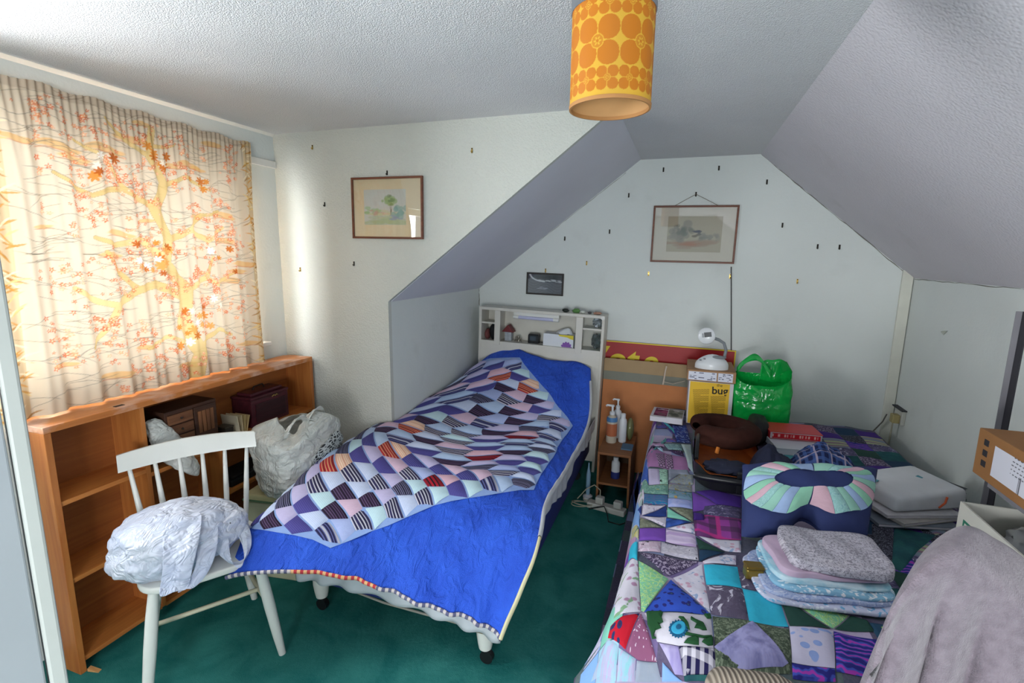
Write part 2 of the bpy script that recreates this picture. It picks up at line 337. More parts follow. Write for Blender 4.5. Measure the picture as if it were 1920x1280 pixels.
    tag(o, 'backlit cream curtain printed with orange blossom and golden tree branches', 'curtain')
make_curtain()

# ------------------------------------------------------------------ bookcase
m_bk = wood('bookcase_teak', 'b06a35', 'c8803f', 1, .42); m_bkv = wood('bookcase_teak_upright', 'a8602e', 'c07a3e', 2, .42)
m_bkt = wood('bookcase_top_worn', 'b46a34', 'cc8444', 1, .4, 1., .55); m_bkb = wood('bookcase_back_ply', '8f5228', 'a4632f', 1, .55)
XF, XB, BY0, BY1, BH = -2.085, -2.275, 1.045, 2.395, .99
bk = thing('bookcase', 'long low teak bookcase under the curtained window', 'bookcase', (-2.18, 1.72, 0))
MB().prism([(XF, BY0, BH), (XF, BY1, BH), (XB+.05, BY1, BH), (XB, BY1-.03, BH), (XB, BY0+.04, BH), (XB+.04, BY0, BH)], (0, 0, -.024)).build('top', m_bkt, bk, bevel=.002)
for y in (BY0, BY1-.022): MB().box(XB, XF, y, y+.022, .0, BH-.024).build('side_panel', m_bkv, bk, bevel=.0015)
MB().box(XB, XB+.006, BY0+.022, BY1-.022, .03, BH-.024).build('back_panel', m_bkb, bk)
YD1, YD2 = 1.375, 1.735
MB().box(XB+.006, XF-.003, YD1, YD1+.018, .05, BH-.024).build('divider', m_bkv, bk, bevel=.001)
MB().box(XB+.006, XF-.004, YD2, YD2+.018, .05, .66).build('divider', m_bkv, bk, bevel=.001)
for z in (.70, .39, .06): MB().box(XB+.006, XF-.006, BY0+.022, YD1, z-.018, z).build('shelf', m_bk, bk, bevel=.001)
for z in (.675, .06): MB().box(XB+.006, XF-.006, YD1+.018, BY1-.022, z-.018, z).build('shelf', m_bk, bk, bevel=.001)
MB().box(XB+.006, XF-.006, YD1+.018, YD2, .37-.018, .37).build('shelf', m_bk, bk, bevel=.001)
MB().box(XB+.006, XF-.006, YD2+.018, BY1-.022, .42-.018, .42).build('shelf', m_bk, bk, bevel=.001)
MB().box(XF-.04, XF-.022, 1.30, 1.335, BH, BH+.0015).build('scar_mark', mat('dark_scar', '3a2a20', .8), bk)
wd = MB().prism([(-2.08, 1.065, 0), (-2.035, 1.075, 0), (-2.08, 1.065, .012)], (-.006, .016, 0)).build('wooden_wedge', wood('pale_pine', 'c48a55', 'd8a56c', 0))
tag(wd, 'thin pale wooden wedge on the carpet at the bookcase foot', 'wedge')

# things on the bookcase shelves
m_chest = wood('chest_sheesham', '4f2f20', '7d5236', 1, .5, 1.6); m_chestd = wood('chest_dark', '35211a', '4b3024', 1, .5)
cx, cy0, cy1, cz0, cz1 = -2.105, 1.492, 1.748, .676, .905
ch = thing('drawer_chest', 'small dark wooden chest with little drawers and a panelled door on the shelf', 'chest', (-2.18, 1.62, .676))
MB().box(XB+.01, cx-.008, cy0, cy1, cz0, cz1).build('carcass', m_chestd, ch, bevel=.002)
m_knob = mat('dark_knob', '1c1410', .5)
def drawer(y0, y1, z0, z1):
    d = MB().box(cx-.009, cx, y0, y1, z0, z1).build('drawer', m_chest, ch, bevel=.0015)
    MB().ball((cx+.004, (y0+y1)/2, (z0+z1)/2), (.006, .005, .005), 10, 6).build('knob', m_knob, d, smooth=True)
zs = np.linspace(.905-.014, .676+.062, 4)
for i in range(3): drawer(cy0+.010, cy0+.128, zs[i+1]+.003, zs[i]-.003)
drawer(cy0+.010, cy1-.010, .684, .732)
dr = MB().box(cx-.009, cx, cy0+.134, cy1-.010, .741, .891).build('door', m_chestd, ch, bevel=.002)
for k in range(4): MB().box(cx-.002, cx+.003, cy0+.150+k*.021, cy0+.167+k*.021, .765, .868).build('slat', wood('chest_slat', '5e3a26', '8a5c3c', 2, .5, 1.6) if 'chest_slat' not in MATS else MATS['chest_slat'], dr)
m_maroon = wood('maroon_lacquer', '3c1720', '55222c', 1, .35)
my0, my1 = 1.965, 2.225; mz0 = .676
mr = thing('maroon_chest', 'dark maroon wooden box with a brass clasp at the bookcase right end', 'box', (-2.18, 2.09, .676))
MB().box(XB+.012, -2.125, my0, my1, mz0, mz0+.15).build('body', m_maroon, mr, bevel=.004)
MB().box(XB+.010, -2.121, my0-.004, my1+.004, mz0+.15, mz0+.165).box(XB+.03, -2.145, my0+.02, my1-.02, mz0+.165, mz0+.182).build('lid', m_maroon, mr, bevel=.004)
MB().box(-2.126, -2.119, my0+.025, my1-.025, mz0+.02, mz0+.125).build('front_panel', wood('maroon_inlay', '2c1218', '401c24', 1, .4), mr, bevel=.003)
m_brass = mat('brass', 'b79a55', .3, .1, metal=1)
MB().tube([(-2.117, 2.10, mz0+.142), (-2.112, 2.11, mz0+.150), (-2.115, 2.12, mz0+.143), (-2.112, 2.13, mz0+.150), (-2.115, 2.14, mz0+.143)], .003, 8).build('clasp', m_brass, mr, smooth=True)
MB().tube([(-2.20, 2.05, mz0+.183), (-2.20, 2.06, mz0+.20), (-2.20, 2.12, mz0+.203), (-2.20, 2.13, mz0+.183)], .004, 8).build('lid_handle', m_knob, mr, smooth=True)
env = [mat('envelope_cream', 'd9cdb2', .8), mat('envelope_buff', 'cdbd98', .8), mat('envelope_manila', 'c7ae7c', .8)]
for k, (yy_, ln_, hh, lab) in enumerate(((1.868, -8, .105, 'cream envelope nearest the little tin on the shelf'), (1.889, -2, .10, 'second envelope from the tin, buff coloured'), (1.902, 6, .094, 'third envelope from the tin, leaning a little'), (1.918, 16, .088, 'manila envelope leaning most, closest to the maroon box'))):
    a = math.radians(ln_); T = frame((-2.14, yy_, .676), (1, 0, 0), (0, math.cos(a), -math.sin(a)), (0, math.sin(a), math.cos(a)))
    o = MB().box(-.075, .035-.004*k, -.002, .002, .0, hh, T).build('envelope', env[min(k, 2)], bevel=.0006); tag(o, lab, 'envelope', 'envelopes on the bookcase shelf')
tn = thing('small_tin', 'small dark tin on the shelf beside the envelopes', 'tin', (-2.14, 1.815, .676))
MB().box(-2.18, -2.115, 1.79, 1.838, .676, .73).build('body', mat('dark_tin', '2b2520', .4), tn, bevel=.004)
MB().box(-2.182, -2.113, 1.788, 1.84, .73, .74).build('lid', mat('dark_tin_lid', '3a3228', .4), tn, bevel=.003)
for k, yy_ in enumerate((1.80, 1.822)):
    o = MB().lathe([(.0, 0), (.009, 0), (.010, .004), (.006, .010), (0, .011)], (-2.100, yy_, .676), 14).build('brass_button', m_brass, smooth=True); tag(o, ('brass button on the shelf edge, left of the pair', 'brass button on the shelf edge, right of the pair')[k], 'button')
# dark folder lying on the lower shelf
o = MB().box(-2.26, -2.11, 1.79, 2.36, .42, .452).box(-2.25, -2.12, 1.81, 2.34, .452, .466).build('dark_folder', mat('black_folder', '1a1a1c', .6), bevel=.004); tag(o, 'flat black folder lying on the lower right shelf of the bookcase', 'folder')

# ------------------------------------------------------------------ white spindle chair
m_wht = mat('chair_white_paint', 'dcdcd6', .35, .03, coat=.1); m_crm = mat('stretcher_cream', 'cfc8ae', .4, .05)
SF = Vector((.57, .82, 0)).normalized(); SB = Vector((-SF.y, SF.x, 0)); S0 = Vector((-1.568, 1.205, 0))      # front-edge middle, width and depth axes
def cp(w, d, z): return S0+SF*w+SB*d+Vector((0, 0, z))
ch = thing('spindle_chair', 'white painted spindle-back chair standing by the bookcase', 'chair', S0+SB*.2)
out = []
for k in range(40):
    a = 2*math.pi*k/40; c_, s_ = math.cos(a), math.sin(a); w = math.copysign(abs(c_)**.5, c_)*.222; d = math.copysign(abs(s_)**.55, s_)*.195
    out.append(cp(w*(1-.10*(d/.195+1)/2), .19+d, .448))
MB().prism(out, (0, 0, -.026)).build('seat', m_wht, ch, bevel=.008, seg=3, smooth=True)
RW, RD, RZ_ = .243, .455, .785
def railp(u): return cp(u*RW, RD-.045+.045*(1-u*u)*1.0, RZ_)
rail = MB(); n = 22; vv = []; ff = []
for i in range(n):
    u = -1+2*i/(n-1); p = railp(u); hh = .037-.005*u*u
    for dy, dz in ((-.010, -hh), (.010, -hh), (.012, hh*.75), (.004, hh), (-.006, hh), (-.012, hh*.7)): vv.append(p+SB*(dy+dz*.25)+Vector((0, 0, dz+.004*(1-u*u))))
for i in range(n-1):
    for k in range(6): ff.append((i*6+k, i*6+(k+1) % 6, (i+1)*6+(k+1) % 6, (i+1)*6+k))
ff += [tuple(range(6)), tuple(range((n-1)*6, n*6))]
rail.add(vv, ff).build('top_rail', m_wht, ch, smooth=True)
for i in range(6):
    u = -1+2*i/5; b = cp(u*.172, .355-.02*u*u, .445); t_ = railp(u*.86)-Vector((0, 0, .028))
    pts = [b.lerp(t_, q) for q in (0, .2, .45, .75, 1)]
    MB().tube(pts, [.0085, .0105, .011, .009, .0075], 12).build('spindle', m_wht, ch, smooth=True)
LEGS = {}
for nm, w, d, bw, bd in (('fl', -.165, .05, -.225, -.0), ('fr', .165, .05, .222, -.0), ('bl', -.14, .33, -.20, .43), ('br', .14, .33, .19, .43)):
    a = cp(w, d, .43); b = cp(bw, bd, 0); LEGS[nm] = (a, b)
    MB().tube([a.lerp(b, q) for q in (0, .25, .5, .8, 1)], [.016, .0205, .021, .018, .0135], 16).build('leg', m_wht, ch, smooth=True)
def on(l, q): return LEGS[l][0].lerp(LEGS[l][1], q)
for s_ in ('l', 'r'):
    MB().tube([on('f'+s_, .50).lerp(on('b'+s_, .60), q) for q in (0, .5, 1)], [.008, .011, .008], 10).build('side_stretcher', m_crm, ch, smooth=True)
MB().tube([on('fl', .50).lerp(on('bl', .60), .45), on('fr', .50).lerp(on('br', .60), .45)], [.009, .009], 10).build('cross_stretcher', m_crm, ch, smooth=True)

# ------------------------------------------------------------------ plastic bags
def plastic(name, col, tl=.45, rough=.32, col2=None, scale=14, bs=.85):
    t = NT(name); v = t.coord(); c = t.mix(t.ramp(t.noise(v, 7, 4), .35, .65), lin(col), lin(col2 or col))
    t.put(t.b.inputs['Base Color'], c); t.b.inputs['Roughness'].default_value = rough; t.b.inputs['Specular IOR Level'].default_value = .6
    rid = lambda s_, d_: t.math('ABSOLUTE', t.math('SUBTRACT', t.noise(t.coord('Object', (1, .55, .8), (.4, .3, .7)), s_, 2, 0, d_), .5)); h = t.math('ADD', rid(scale*.55, 1.2), t.math('MULTIPLY', rid(scale*1.5, 1.6), .6))
    nb = t.bump(t.math('MULTIPLY', h, 2.2), bs, .02)
    tr = t.n('ShaderNodeBsdfTranslucent', {'Color': lin(col), 'Normal': nb}); mx = t.n('ShaderNodeMixShader', {0: tl, 1: t.b.outputs[0], 2: tr.outputs[0]})
    t.t.links.new(mx.outputs[0], t.t.nodes['Material Output'].inputs[0]); return t.m
m_bagw = plastic('thin_white_plastic', 'e2e6f2', .22, .34, 'c6cfe6'); m_bagc = plastic('milky_plastic', 'e8e8e2', .2, .36, 'd4d8d4')
def strip(pts, widths, side, th=.0012):
    mb = MB(); pts = [Vector(p) for p in pts]; v = []; f = []; m = 5
    for i, p in enumerate(pts):
        s_ = Vector(side[i] if isinstance(side, list) else side)
        for k in range(m): q = -1+2*k/(m-1); v.append(p+s_*widths[i]*q+Vector((0, 0, .006*math.sin(k*2.1+i*.8))))
    for i in range(len(pts)-1):
        for k in range(m-1): f.append((i*m+k, i*m+k+1, (i+1)*m+k+1, (i+1)*m+k))
    return mb.add(v, f)
# bag lying on the chair seat
bc = cp(-.075, .17, .448); 
bg_ = thing('white_carrier_bag', 'knotted white carrier bag of soft contents lying on the chair seat', 'bag', bc)
def bagfn(d):
    base = 1-.10*max(0, d.y)*0; r = base+.10*fb((d.x*1.3, d.y*1.3, d.z*1.3+3), 3)+.035*fb((d.x*3.4, d.y*5, d.z*4+7), 3)+.05*crinkle((d.x*.9, d.y*.6+.3*d.z, d.z*.5+4), 1.9, 3)-.05
    if d.z < -.35: r *= 1
    return r
ax = Vector((.62, .78, 0)).normalized(); ay = Vector((-ax.y, ax.x, 0))
mb = MB().ball((0, 0, 0), (.225, .165, .125), 96, 56, None, bagfn, .86)
vv = []
for p in mb.v:
    p = Vector(p); p.z = max(p.z, -.088+.02*max(0, -p.x-.12)*-3.0); p.z *= 1-.32*max(0, p.x/.225); p.y *= 1-.25*max(0, p.x/.225); vv.append(p)
mb.v = [tuple(bc+ax*(p.x+.012)+ay*p.y+Vector((0, 0, p.z+.092))) for p in vv]
mb.build('sack', m_bagw, bg_, smooth=True, ang=80)
def bpt(a, b, z): return bc+ax*a+ay*b+Vector((0, 0, z))
strip([bpt(.02, -.06, .20), bpt(.02, -.13, .175), bpt(.01, -.19, .12), bpt(-.005, -.215, .06), bpt(-.02, -.245, .010)], [.065, .06, .05, .042, .046], ax).build('handle', m_bagw, bg_, smooth=True, solid=.0015, sub=2)
strip([bpt(.09, -.07, .17), bpt(.095, -.15, .115), bpt(.08, -.195, .06), bpt(.05, -.22, .022), bpt(.01, -.245, .010)], [.04, .034, .026, .022, .026], ax).build('handle', m_bagw, bg_, smooth=True, solid=.0015, sub=2)
strip([bpt(.13, -.06, .14), bpt(.13, -.13, .08), bpt(.145, -.175, .03), bpt(.18, -.19, .008), bpt(.215, -.165, .02), bpt(.22, -.10, .07), bpt(.20, -.04, .10)], [.036, .026, .02, .018, .018, .02, .03], [ax, ax, ax*.7-ay*.7, -ay, -ay-ax*.5, -ax, -ax]).build('handle', m_bagw, bg_, smooth=True, solid=.0015, sub=2)
MB().box(-.016, .016, -.002, .002, -.003, .003, frame(bpt(.155, -.085, .135), ax, ay)).build('black_mark', mat('black_print', '16161a', .6), bg_)

# carrier bag standing on a cream storage box beside the bed
bx = thing('storage_box', 'cream lidded storage box half hidden by the bed foot', 'box', (-1.80, 1.90, 0))
BXC = Vector((-1.845, 1.955, 0)); TB = rotz(BXC, 8)
MB().box(-.15, .15, -.20, .20, 0, .40, TB).build('body', mat('cream_tin', 'b9b79a', .5, .1), bx, bevel=.008)
MB().box(-.156, .156, -.206, .206, .40, .44, TB).build('lid', mat('cream_tin_lid', 'c0b88c', .5, .12), bx, bevel=.008)
MB().box(-.158, .158, -.208, .208, .405, .415, TB).build('green_band', mat('green_band', '5d7a5c', .5), bx)
cb = thing('printed_carrier_bag', 'full milky carrier bag with a round black and white logo beside the bed', 'bag', (-1.80, 1.93, .44))
def cbp(a, th):     # a: height 0..1, th angle
    rx = .125+.045*math.sin(a*2.6); ry = .185+.035*math.sin(a*2.4); c_, s_ = math.cos(th), math.sin(th)
    e = .75; x = math.copysign(abs(c_)**e, c_)*rx; y = math.copysign(abs(s_)**e, s_)*ry
    w = .016*fb((x*9, y*9, a*5+2), 3)+.010*fb((x*16, y*16, a*13), 3)*(.6+.9*(1-a))
    r = 1+w*3.2; top = .33+.025*math.sin(th*2+.6)+.02*math.sin(th*3+1)
    if a > .86: r *= 1-.55*((a-.86)/.14)**2
    return (-1.80+x*r, 1.93+y*r, .443+a*top+.012*fb((x*12, y*12, 9), 2)*a)
MB().grid(lambda u, w: cbp(w, u*2*math.pi), 96, 52, True).build('sack', m_bagc, cb, smooth=True, ang=80)
for yo, s_ in ((-.085, .9), (.04, 1.)):
    pts = []; 
    for k in range(13):
        q = k/12; an = math.pi*q; pts.append((-1.72+.05*math.sin(an)*.4-.02*q, 1.93+yo-.075*math.cos(an), .745+.085*math.sin(an)*s_))
    strip(pts, [.024-.008*math.sin(math.pi*k/12) for k in range(13)], [(.8, 0, .6)]*13).build('handle', m_bagc, cb, smooth=True, solid=.0015)
MB().ball((-1.76, 1.98, .735), (.03, .045, .02), 14, 8, None, lambda d: 1+.3*fb(d*2)).build('green_contents', mat('green_wrapper', '3b8a72', .5), cb, smooth=True)
# round logo on the bag face towards the room
t = NT('logo_print'); v = t.coord('UV'); vo = t.n('ShaderNodeTexVoronoi', {'Vector': v, 'Scale': 13.}, feature='DISTANCE_TO_EDGE').outputs[0]
t.put(t.b.inputs['Base Color'], t.mix(t.ramp(vo, .10, .16), lin('cfd4d2'), lin('34383a'))); t.b.inputs['Roughness'].default_value = .5; m_logo = t.m
def surf_disc(fn, a0, th0, ra, rth, m, name, parent, rings=8, seg=32, off=.004):
    v = []; uv = []; f = []
    for i in range(rings+1):
        for k in range(seg):
            q = 2*math.pi*k/seg; rr_ = i/rings; p = Vector(fn(a0+ra*rr_*math.sin(q), th0+rth*rr_*math.cos(q)))
            c_ = Vector((-1.80, 1.93, p.z)); p += (p-c_).normalized()*off; v.append(p); uv.append((rr_*math.cos(q)*.5+.5, rr_*math.sin(q)*.5+.5))
    for i in range(rings):
        for k in range(seg): f.append((i*seg+k, i*seg+(k+1) % seg, (i+1)*seg+(k+1) % seg, (i+1)*seg+k))
    return meshuv(name, v, f, uv, m, parent)
surf_disc(cbp, .44, .30, .26, .62, m_logo, 'round_logo', cb)
# crumpled bag tucked in the bookcase bay
def shelfbag(u, w):
    a = u*2*math.pi; r = .046*math.sin(math.pi*min(1, w*.93+.06))**.6*(1+.38*fb((math.cos(a)*1.5, math.sin(a)*1.5, w*4), 4))
    c_ = Vector((-2.13, 1.440, .885)).lerp(Vector((-2.035, 1.53, .62)), w); 
    if w > .55: c_ += Vector((.02*(w-.55)*4, 0, 0))
    return c_+Vector((math.cos(a)*r*.8, math.sin(a)*r*1.15, .25*math.sin(a)*r))
o = MB().grid(shelfbag, 56, 44, True).build('crumpled_bag', m_bagc, smooth=True, ang=80); tag(o, 'crumpled white plastic bag spilling out beside the little drawer chest', 'bag')

# ------------------------------------------------------------------ divan bed
m_navy = mat('divan_navy', '232f72', .75, .08, bump=.15, bs=300); m_sheet = mat('sheet_white', 'c9ccd2', .8, .05, 12, bump=.25, bs=40)
bed = thing('divan_bed', 'single divan bed with navy base, white valance and castors', 'bed', (-1.06, 2.55, 0))
MB().box(-1.50, -.575, 1.60, 3.50, .17, .36).build('base', m_navy, bed, bevel=.02, seg=3, smooth=True)
MB().box(-1.505, -.565, 1.66, 3.51, .36, .505).build('mattress', m_sheet, bed, bevel=.08, seg=4, smooth=True)
def val(u, w):     # gathered valance round the foot and right side
    s_ = u*2.9
    if s_ < .96: p = Vector((-1.515+s_, 1.572, 0)); nrm = Vector((0, -1, 0))
    else: p = Vector((-.555, 1.572+(s_-.96), 0)); nrm = Vector((1, 0, 0))
    if s_ < .96: low = .19+.035*math.sin(s_*3.2+.3)-.02*s_
    else: low = .36+.03*math.sin(s_*9)
    z = (.36 if s_ < .96 else .44)*(1-w)+low*w; return p+nrm*(.010+(.012 if s_ < .96 else .004)*w*math.sin(s_*42+2*math.sin(s_*7)))+Vector((0, 0, z))
MB().grid(val, 260, 10).build('valance', m_sheet, bed, smooth=True, solid=.003)
m_castor = mat('castor_black', '17181a', .4); m_plate = mat('corner_plate_tan', '7d6a45', .4)
for x, y in ((-.655, 1.64), (-1.475, 1.67), (-.655, 3.40), (-1.45, 3.40)):
    lg = MB().lathe([(.026, .055), (.030, .075), (.036, .12), (.037, .172)], (x, y, 0), 24).build('leg', m_wht, bed, smooth=True)
    MB().tube([(x, y, .06), (x, y, .03)], .008, 10).tube([(x+.012, y-.024, .028), (x+.012, y+.0, .028)], .027, 20).build('castor', m_castor, lg, smooth=True)
MB().box(-.735, -.575, 1.588, 1.70, .150, .196).build('corner_plate', m_plate, bed, bevel=.012)
MB().tube([(-1.46, 1.64, .168), (-1.1, 1.61, .158), (-.7, 1.60, .165)], .005, 8).build('edge_piping', mat('piping_grey', '9a978c', .6), bed, smooth=True)

# quilt surface: thin-plate spline from the flat quilt (p,q) to where it lies
g3 = 3**.5
QC = [((0, 0), atX(724, 800, -1.545)), ((.866, -.5), atZ(1000, 918, .580)), ((.866, .5), atZ(1073, 798, .580)), ((.866, 0), atZ(1042, 848, .580)),
      ((0, 1.0), atY(974, 672, 3.42)), ((0, -1.0), atZ(621, 1024, .470)), ((-.39, -.775), atX(472, 990, -1.575)), ((-.285, .836), atY(906, 676, 3.42)),
      ((1.0, -.5), atX(1022, 948, -.485)), ((1.0, 0), atX(1058, 885, -.487)), ((1.0, .5), atX(1090, 828, -.488)), ((1.0, -1.12), atY(940, 1195, 1.45)),
      ((.5, -1.12), atY(795, 1135, 1.42)), ((0, -1.12), atY(598, 1074, 1.37)), ((-.47, -.96), atY(448, 1032, 1.335)), ((.93, -.75), atZ(992, 1012, .545)),
      ((.433, -.75), atZ(815, 946, .560)), ((.433, .25), atZ(890, 812, .60)), ((.433, -.25), atZ(865, 868, .60)), ((0, .5), atY(876, 738, 2.98)), ((.433, .75), atY(1028, 738, 3.12)),
      ((.90, 1.05), atY(1094, 692, 3.47)), ((.45, 1.10), atY(1035, 675, 3.50)), ((1.0, .84), atX(1108, 762, -.515)), ((-.2, -.4), atX(600, 872, -1.56)), ((0, -.5), atZ(672, 898, .60)),
      ((-.7, -.35), np.array([-1.60, 1.86, .42])), ((-.62, .45), np.array([-1.548, 2.95, .50])), ((-.15, .42), np.array([-1.545, 2.80, .66])), ((-.95, 0), np.array([-1.58, 2.30, .34]))]
_cp = np.array([c[0] for c in QC], float); _cv = np.array([c[1] for c in QC], float)
def _U(r2): return np.where(r2 > 1e-12, r2*np.log(np.maximum(r2, 1e-12)), 0)
_n = len(_cp); _K = _U(((_cp[:, None]-_cp[None])**2).sum(-1))+np.eye(_n)*.002
_P = np.concatenate([np.ones((_n, 1)), _cp], 1); _A = np.block([[_K, _P], [_P.T, np.zeros((3, 3))]]); _w = np.linalg.solve(_A, np.concatenate([_cv, np.zeros((3, 3))]))
def quilt_xyz(pq):
    pq = np.atleast_2d(np.asarray(pq, float)); k = _U(((pq[:, None]-_cp[None])**2).sum(-1)); r = k@_w[:_n]+np.concatenate([np.ones((len(pq), 1)), pq], 1)@_w[_n:]
    r[:, 0] = np.where(r[:, 1] > 2.40, np.maximum(r[:, 0], -1.552), np.maximum(r[:, 0], -1.72))
    foot = np.clip((-pq[:, 1]-.55)/.5, 0, 1)*np.clip((pq[:, 0]+.2)/.4, 0, 1); wr = np.sin(pq[:, 0]*34+3*np.sin(pq[:, 1]*5))*.007+np.sin(pq[:, 0]*71+pq[:, 1]*9)*.003
    r[:, 1] += foot*wr; r[:, 2] += .004*np.sin(pq[:, 0]*23+pq[:, 1]*17)*np.cos(pq[:, 1]*21)
    inb = np.clip((r[:, 0]+1.56)/.06, 0, 1)*np.clip((-.52-r[:, 0])/.05, 0, 1)*np.clip((r[:, 1]-1.62)/.12, 0, 1); lo = .36+.163*inb; r[:, 2] = np.where(inb > 0, lo+np.logaddexp(0, (r[:, 2]-lo)*90)/90, r[:, 2])
    return r
def quilt_pt(pq, off):
    pq = np.asarray(pq, float); e = 1e-3; a = quilt_xyz(pq); nx = quilt_xyz(pq+[e, 0])-a; ny = quilt_xyz(pq+[0, e])-a; n = np.cross(nx, ny); n /= np.linalg.norm(n, axis=1)[:, None]+1e-9
    return a+n*np.asarray(off)[:, None]
t = NT('royal_blue_cotton'); v = t.coord(); cc = t.mix(t.ramp(t.noise(v, 5, 4), .3, .7), lin('244cbe'), lin('3162dc')); t.put(t.b.inputs['Base Color'], cc); t.b.inputs['Roughness'].default_value = .7; t.b.inputs['Specular IOR Level'].default_value = .25
t.bump(t.math('ADD', t.noise(t.coord('Object', (1, .5, .5)), 26, 4, 0, 1.2), t.math('MULTIPLY', t.noise(v, 320, 2), .15)), .8, .03); m_blue = t.m
qb = thing('hexagon_quilt', 'royal blue quilt with a striped hexagon patchwork panel on the single bed', 'quilt', (-1.06, 2.3, .56))
def sheet_mesh(name, pq, faces, off, m, parent, uv=None): return meshuv(name, quilt_pt(pq, off).tolist(), faces, uv if uv is not None else pq, m, parent)
nu, nv = 120, 132
gp, gq = np.meshgrid(np.linspace(-.95, 1.0, nu), np.linspace(-1.12, 1.10, nv)); pq = np.stack([gp.ravel(), gq.ravel()], 1)
idx = np.arange(nu*nv).reshape(nv, nu); fq = np.stack([idx[:-1, :-1], idx[:-1, 1:], idx[1:, 1:], idx[1:, :-1]], -1).reshape(-1, 4); fq = [list(a) for a in fq if not (pq[a[0], 0] < -.50 and pq[a[0], 1] < -.45)]
o = sheet_mesh('border_cloth', pq, fq, np.zeros(len(pq)), m_blue, qb); q = o.modifiers.new('thickness', 'SOLIDIFY'); q.thickness = .012; q.offset = -1
# pale panel under the hexagons
def fabric(name, kind, c1, c2='ffffff', c3='808080', sc=1., rough=.8):
    if name in MATS: return MATS[name]
    t = NT(name); uv = t.coord('UV'); sep = t.n('ShaderNodeSeparateXYZ', {0: uv}); x, y = sep.outputs[0], sep.outputs[1]; a, b, c = lin(c1), lin(c2), lin(c3)
    st = lambda s, w, lo, hi: t.ramp(t.math('SINE', t.math('MULTIPLY', s, w)), lo, hi)
    vor = lambda s, **k: t.n('ShaderNodeTexVoronoi', {'Vector': uv, 'Scale': s}, **k).outputs[0]
    if kind == 'plain': col = t.mix(t.noise(uv, 30*sc, 3), a, tuple(q*.86 for q in a[:3])+(1,))
    elif kind == 'stripe': col = t.mix(st(y, 620*sc, .1, .35), a, b); col = t.mix(t.math('MULTIPLY', st(y, 207*sc, .5, .8), .8), col, c)
    elif kind == 'fine': col = t.mix(t.math('MULTIPLY', st(y, 900*sc, -.2, .6), .5), a, b)
    elif kind == 'dots': col = t.mix(t.ramp(vor(26*sc, feature='F1'), .22, .26), b, a)
    elif kind == 'bigdots': col = t.mix(t.ramp(vor(26*sc, feature='F1'), .34, .38), b, a); col = t.mix(t.ramp(vor(26*sc, feature='F1'), .16, .19), c, col)
    elif kind == 'floral': col = t.mix(t.ramp(vor(60*sc), .24, .34), b, a); col = t.mix(t.ramp(t.noise(uv, 42*sc, 4, 0, 1.5), .58, .62), col, c)
    elif kind == 'ditsy': col = t.mix(t.ramp(t.noise(uv, 95*sc, 3, 0, 1.), .50, .57), a, b); col = t.mix(t.ramp(t.noise(uv, 38*sc, 3, 0, 2.), .60, .64), col, c)
    elif kind == 'paisley': col = t.mix(t.ramp(t.noise(uv, 26*sc, 2, 0, 4.), .46, .50), a, b); col = t.mix(t.ramp(t.math('ABSOLUTE', t.math('SUBTRACT', t.noise(uv, 26*sc, 2, 0, 4.), .56)), .012, .022), c, col)
    elif kind == 'swirl': w = t.n('ShaderNodeTexWave', {'Vector': uv, 'Scale': 9*sc, 'Distortion': 9., 'Detail': 2., 'Detail Scale': 1.2}, wave_type='RINGS').outputs[1]; col = t.mix(t.ramp(w, .35, .6), a, b); col = t.mix(t.ramp(w, .86, .93), col, c)
    elif kind == 'check': col = t.mix(st(x, 330*sc, -.05, .05), t.mix(st(y, 330*sc, -.05, .05), a, t.mix(.5, a, b)), t.mix(st(y, 330*sc, -.05, .05), t.mix(.5, a, b), b))
    elif kind == 'plaid':
        col = t.mix(t.math('MULTIPLY', st(x, 190*sc, .2, .4), .6), a, b); col = t.mix(t.math('MULTIPLY', st(y, 190*sc, .2, .4), .6), col, b)
        col = t.mix(t.math('MULTIPLY', st(x, 95*sc, .93, .97), .85), col, c); col = t.mix(t.math('MULTIPLY', st(y, 95*sc, .93, .97), .85), col, c)
    elif kind == 'blotch': col = t.mix(t.ramp(t.noise(uv, 16*sc, 3, 0, .6), .40, .62), a, b); col = t.mix(t.math('MULTIPLY', t.noise(uv, 120*sc, 2), .5), col, c)
    elif kind == 'key':
        br = t.n('ShaderNodeTexBrick', {'Vector': uv, 'Color1': a, 'Color2': a, 'Mortar': b, 'Scale': 30*sc, 'Mortar Size': .06, 'Brick Width': .5, 'Row Height': .5}).outputs[0]; col = br
    t.put(t.b.inputs['Base Color'], col); t.b.inputs['Roughness'].default_value = rough; t.b.inputs['Specular IOR Level'].default_value = .2
    t.bump(t.math('ADD', t.noise(uv, 50, 3), t.math('MULTIPLY', t.noise(t.coord('Object'), 22, 3, 0, .8), .8)), .22, .006); MATS[name] = t.m; return t.m
m_pale = fabric('quilt_pale_blue', 'plain', '8fa9dc')
hexo = []; rings = 26
for i in range(rings+1):
    for k in range(72):
        a = 2*math.pi*k/72; b = (a-math.radians(30)) % (math.pi/3)-math.pi/6; r = .872/math.cos(b)*i/rings; hexo.append((r*math.cos(a+math.pi/6*0), r*math.sin(a)))
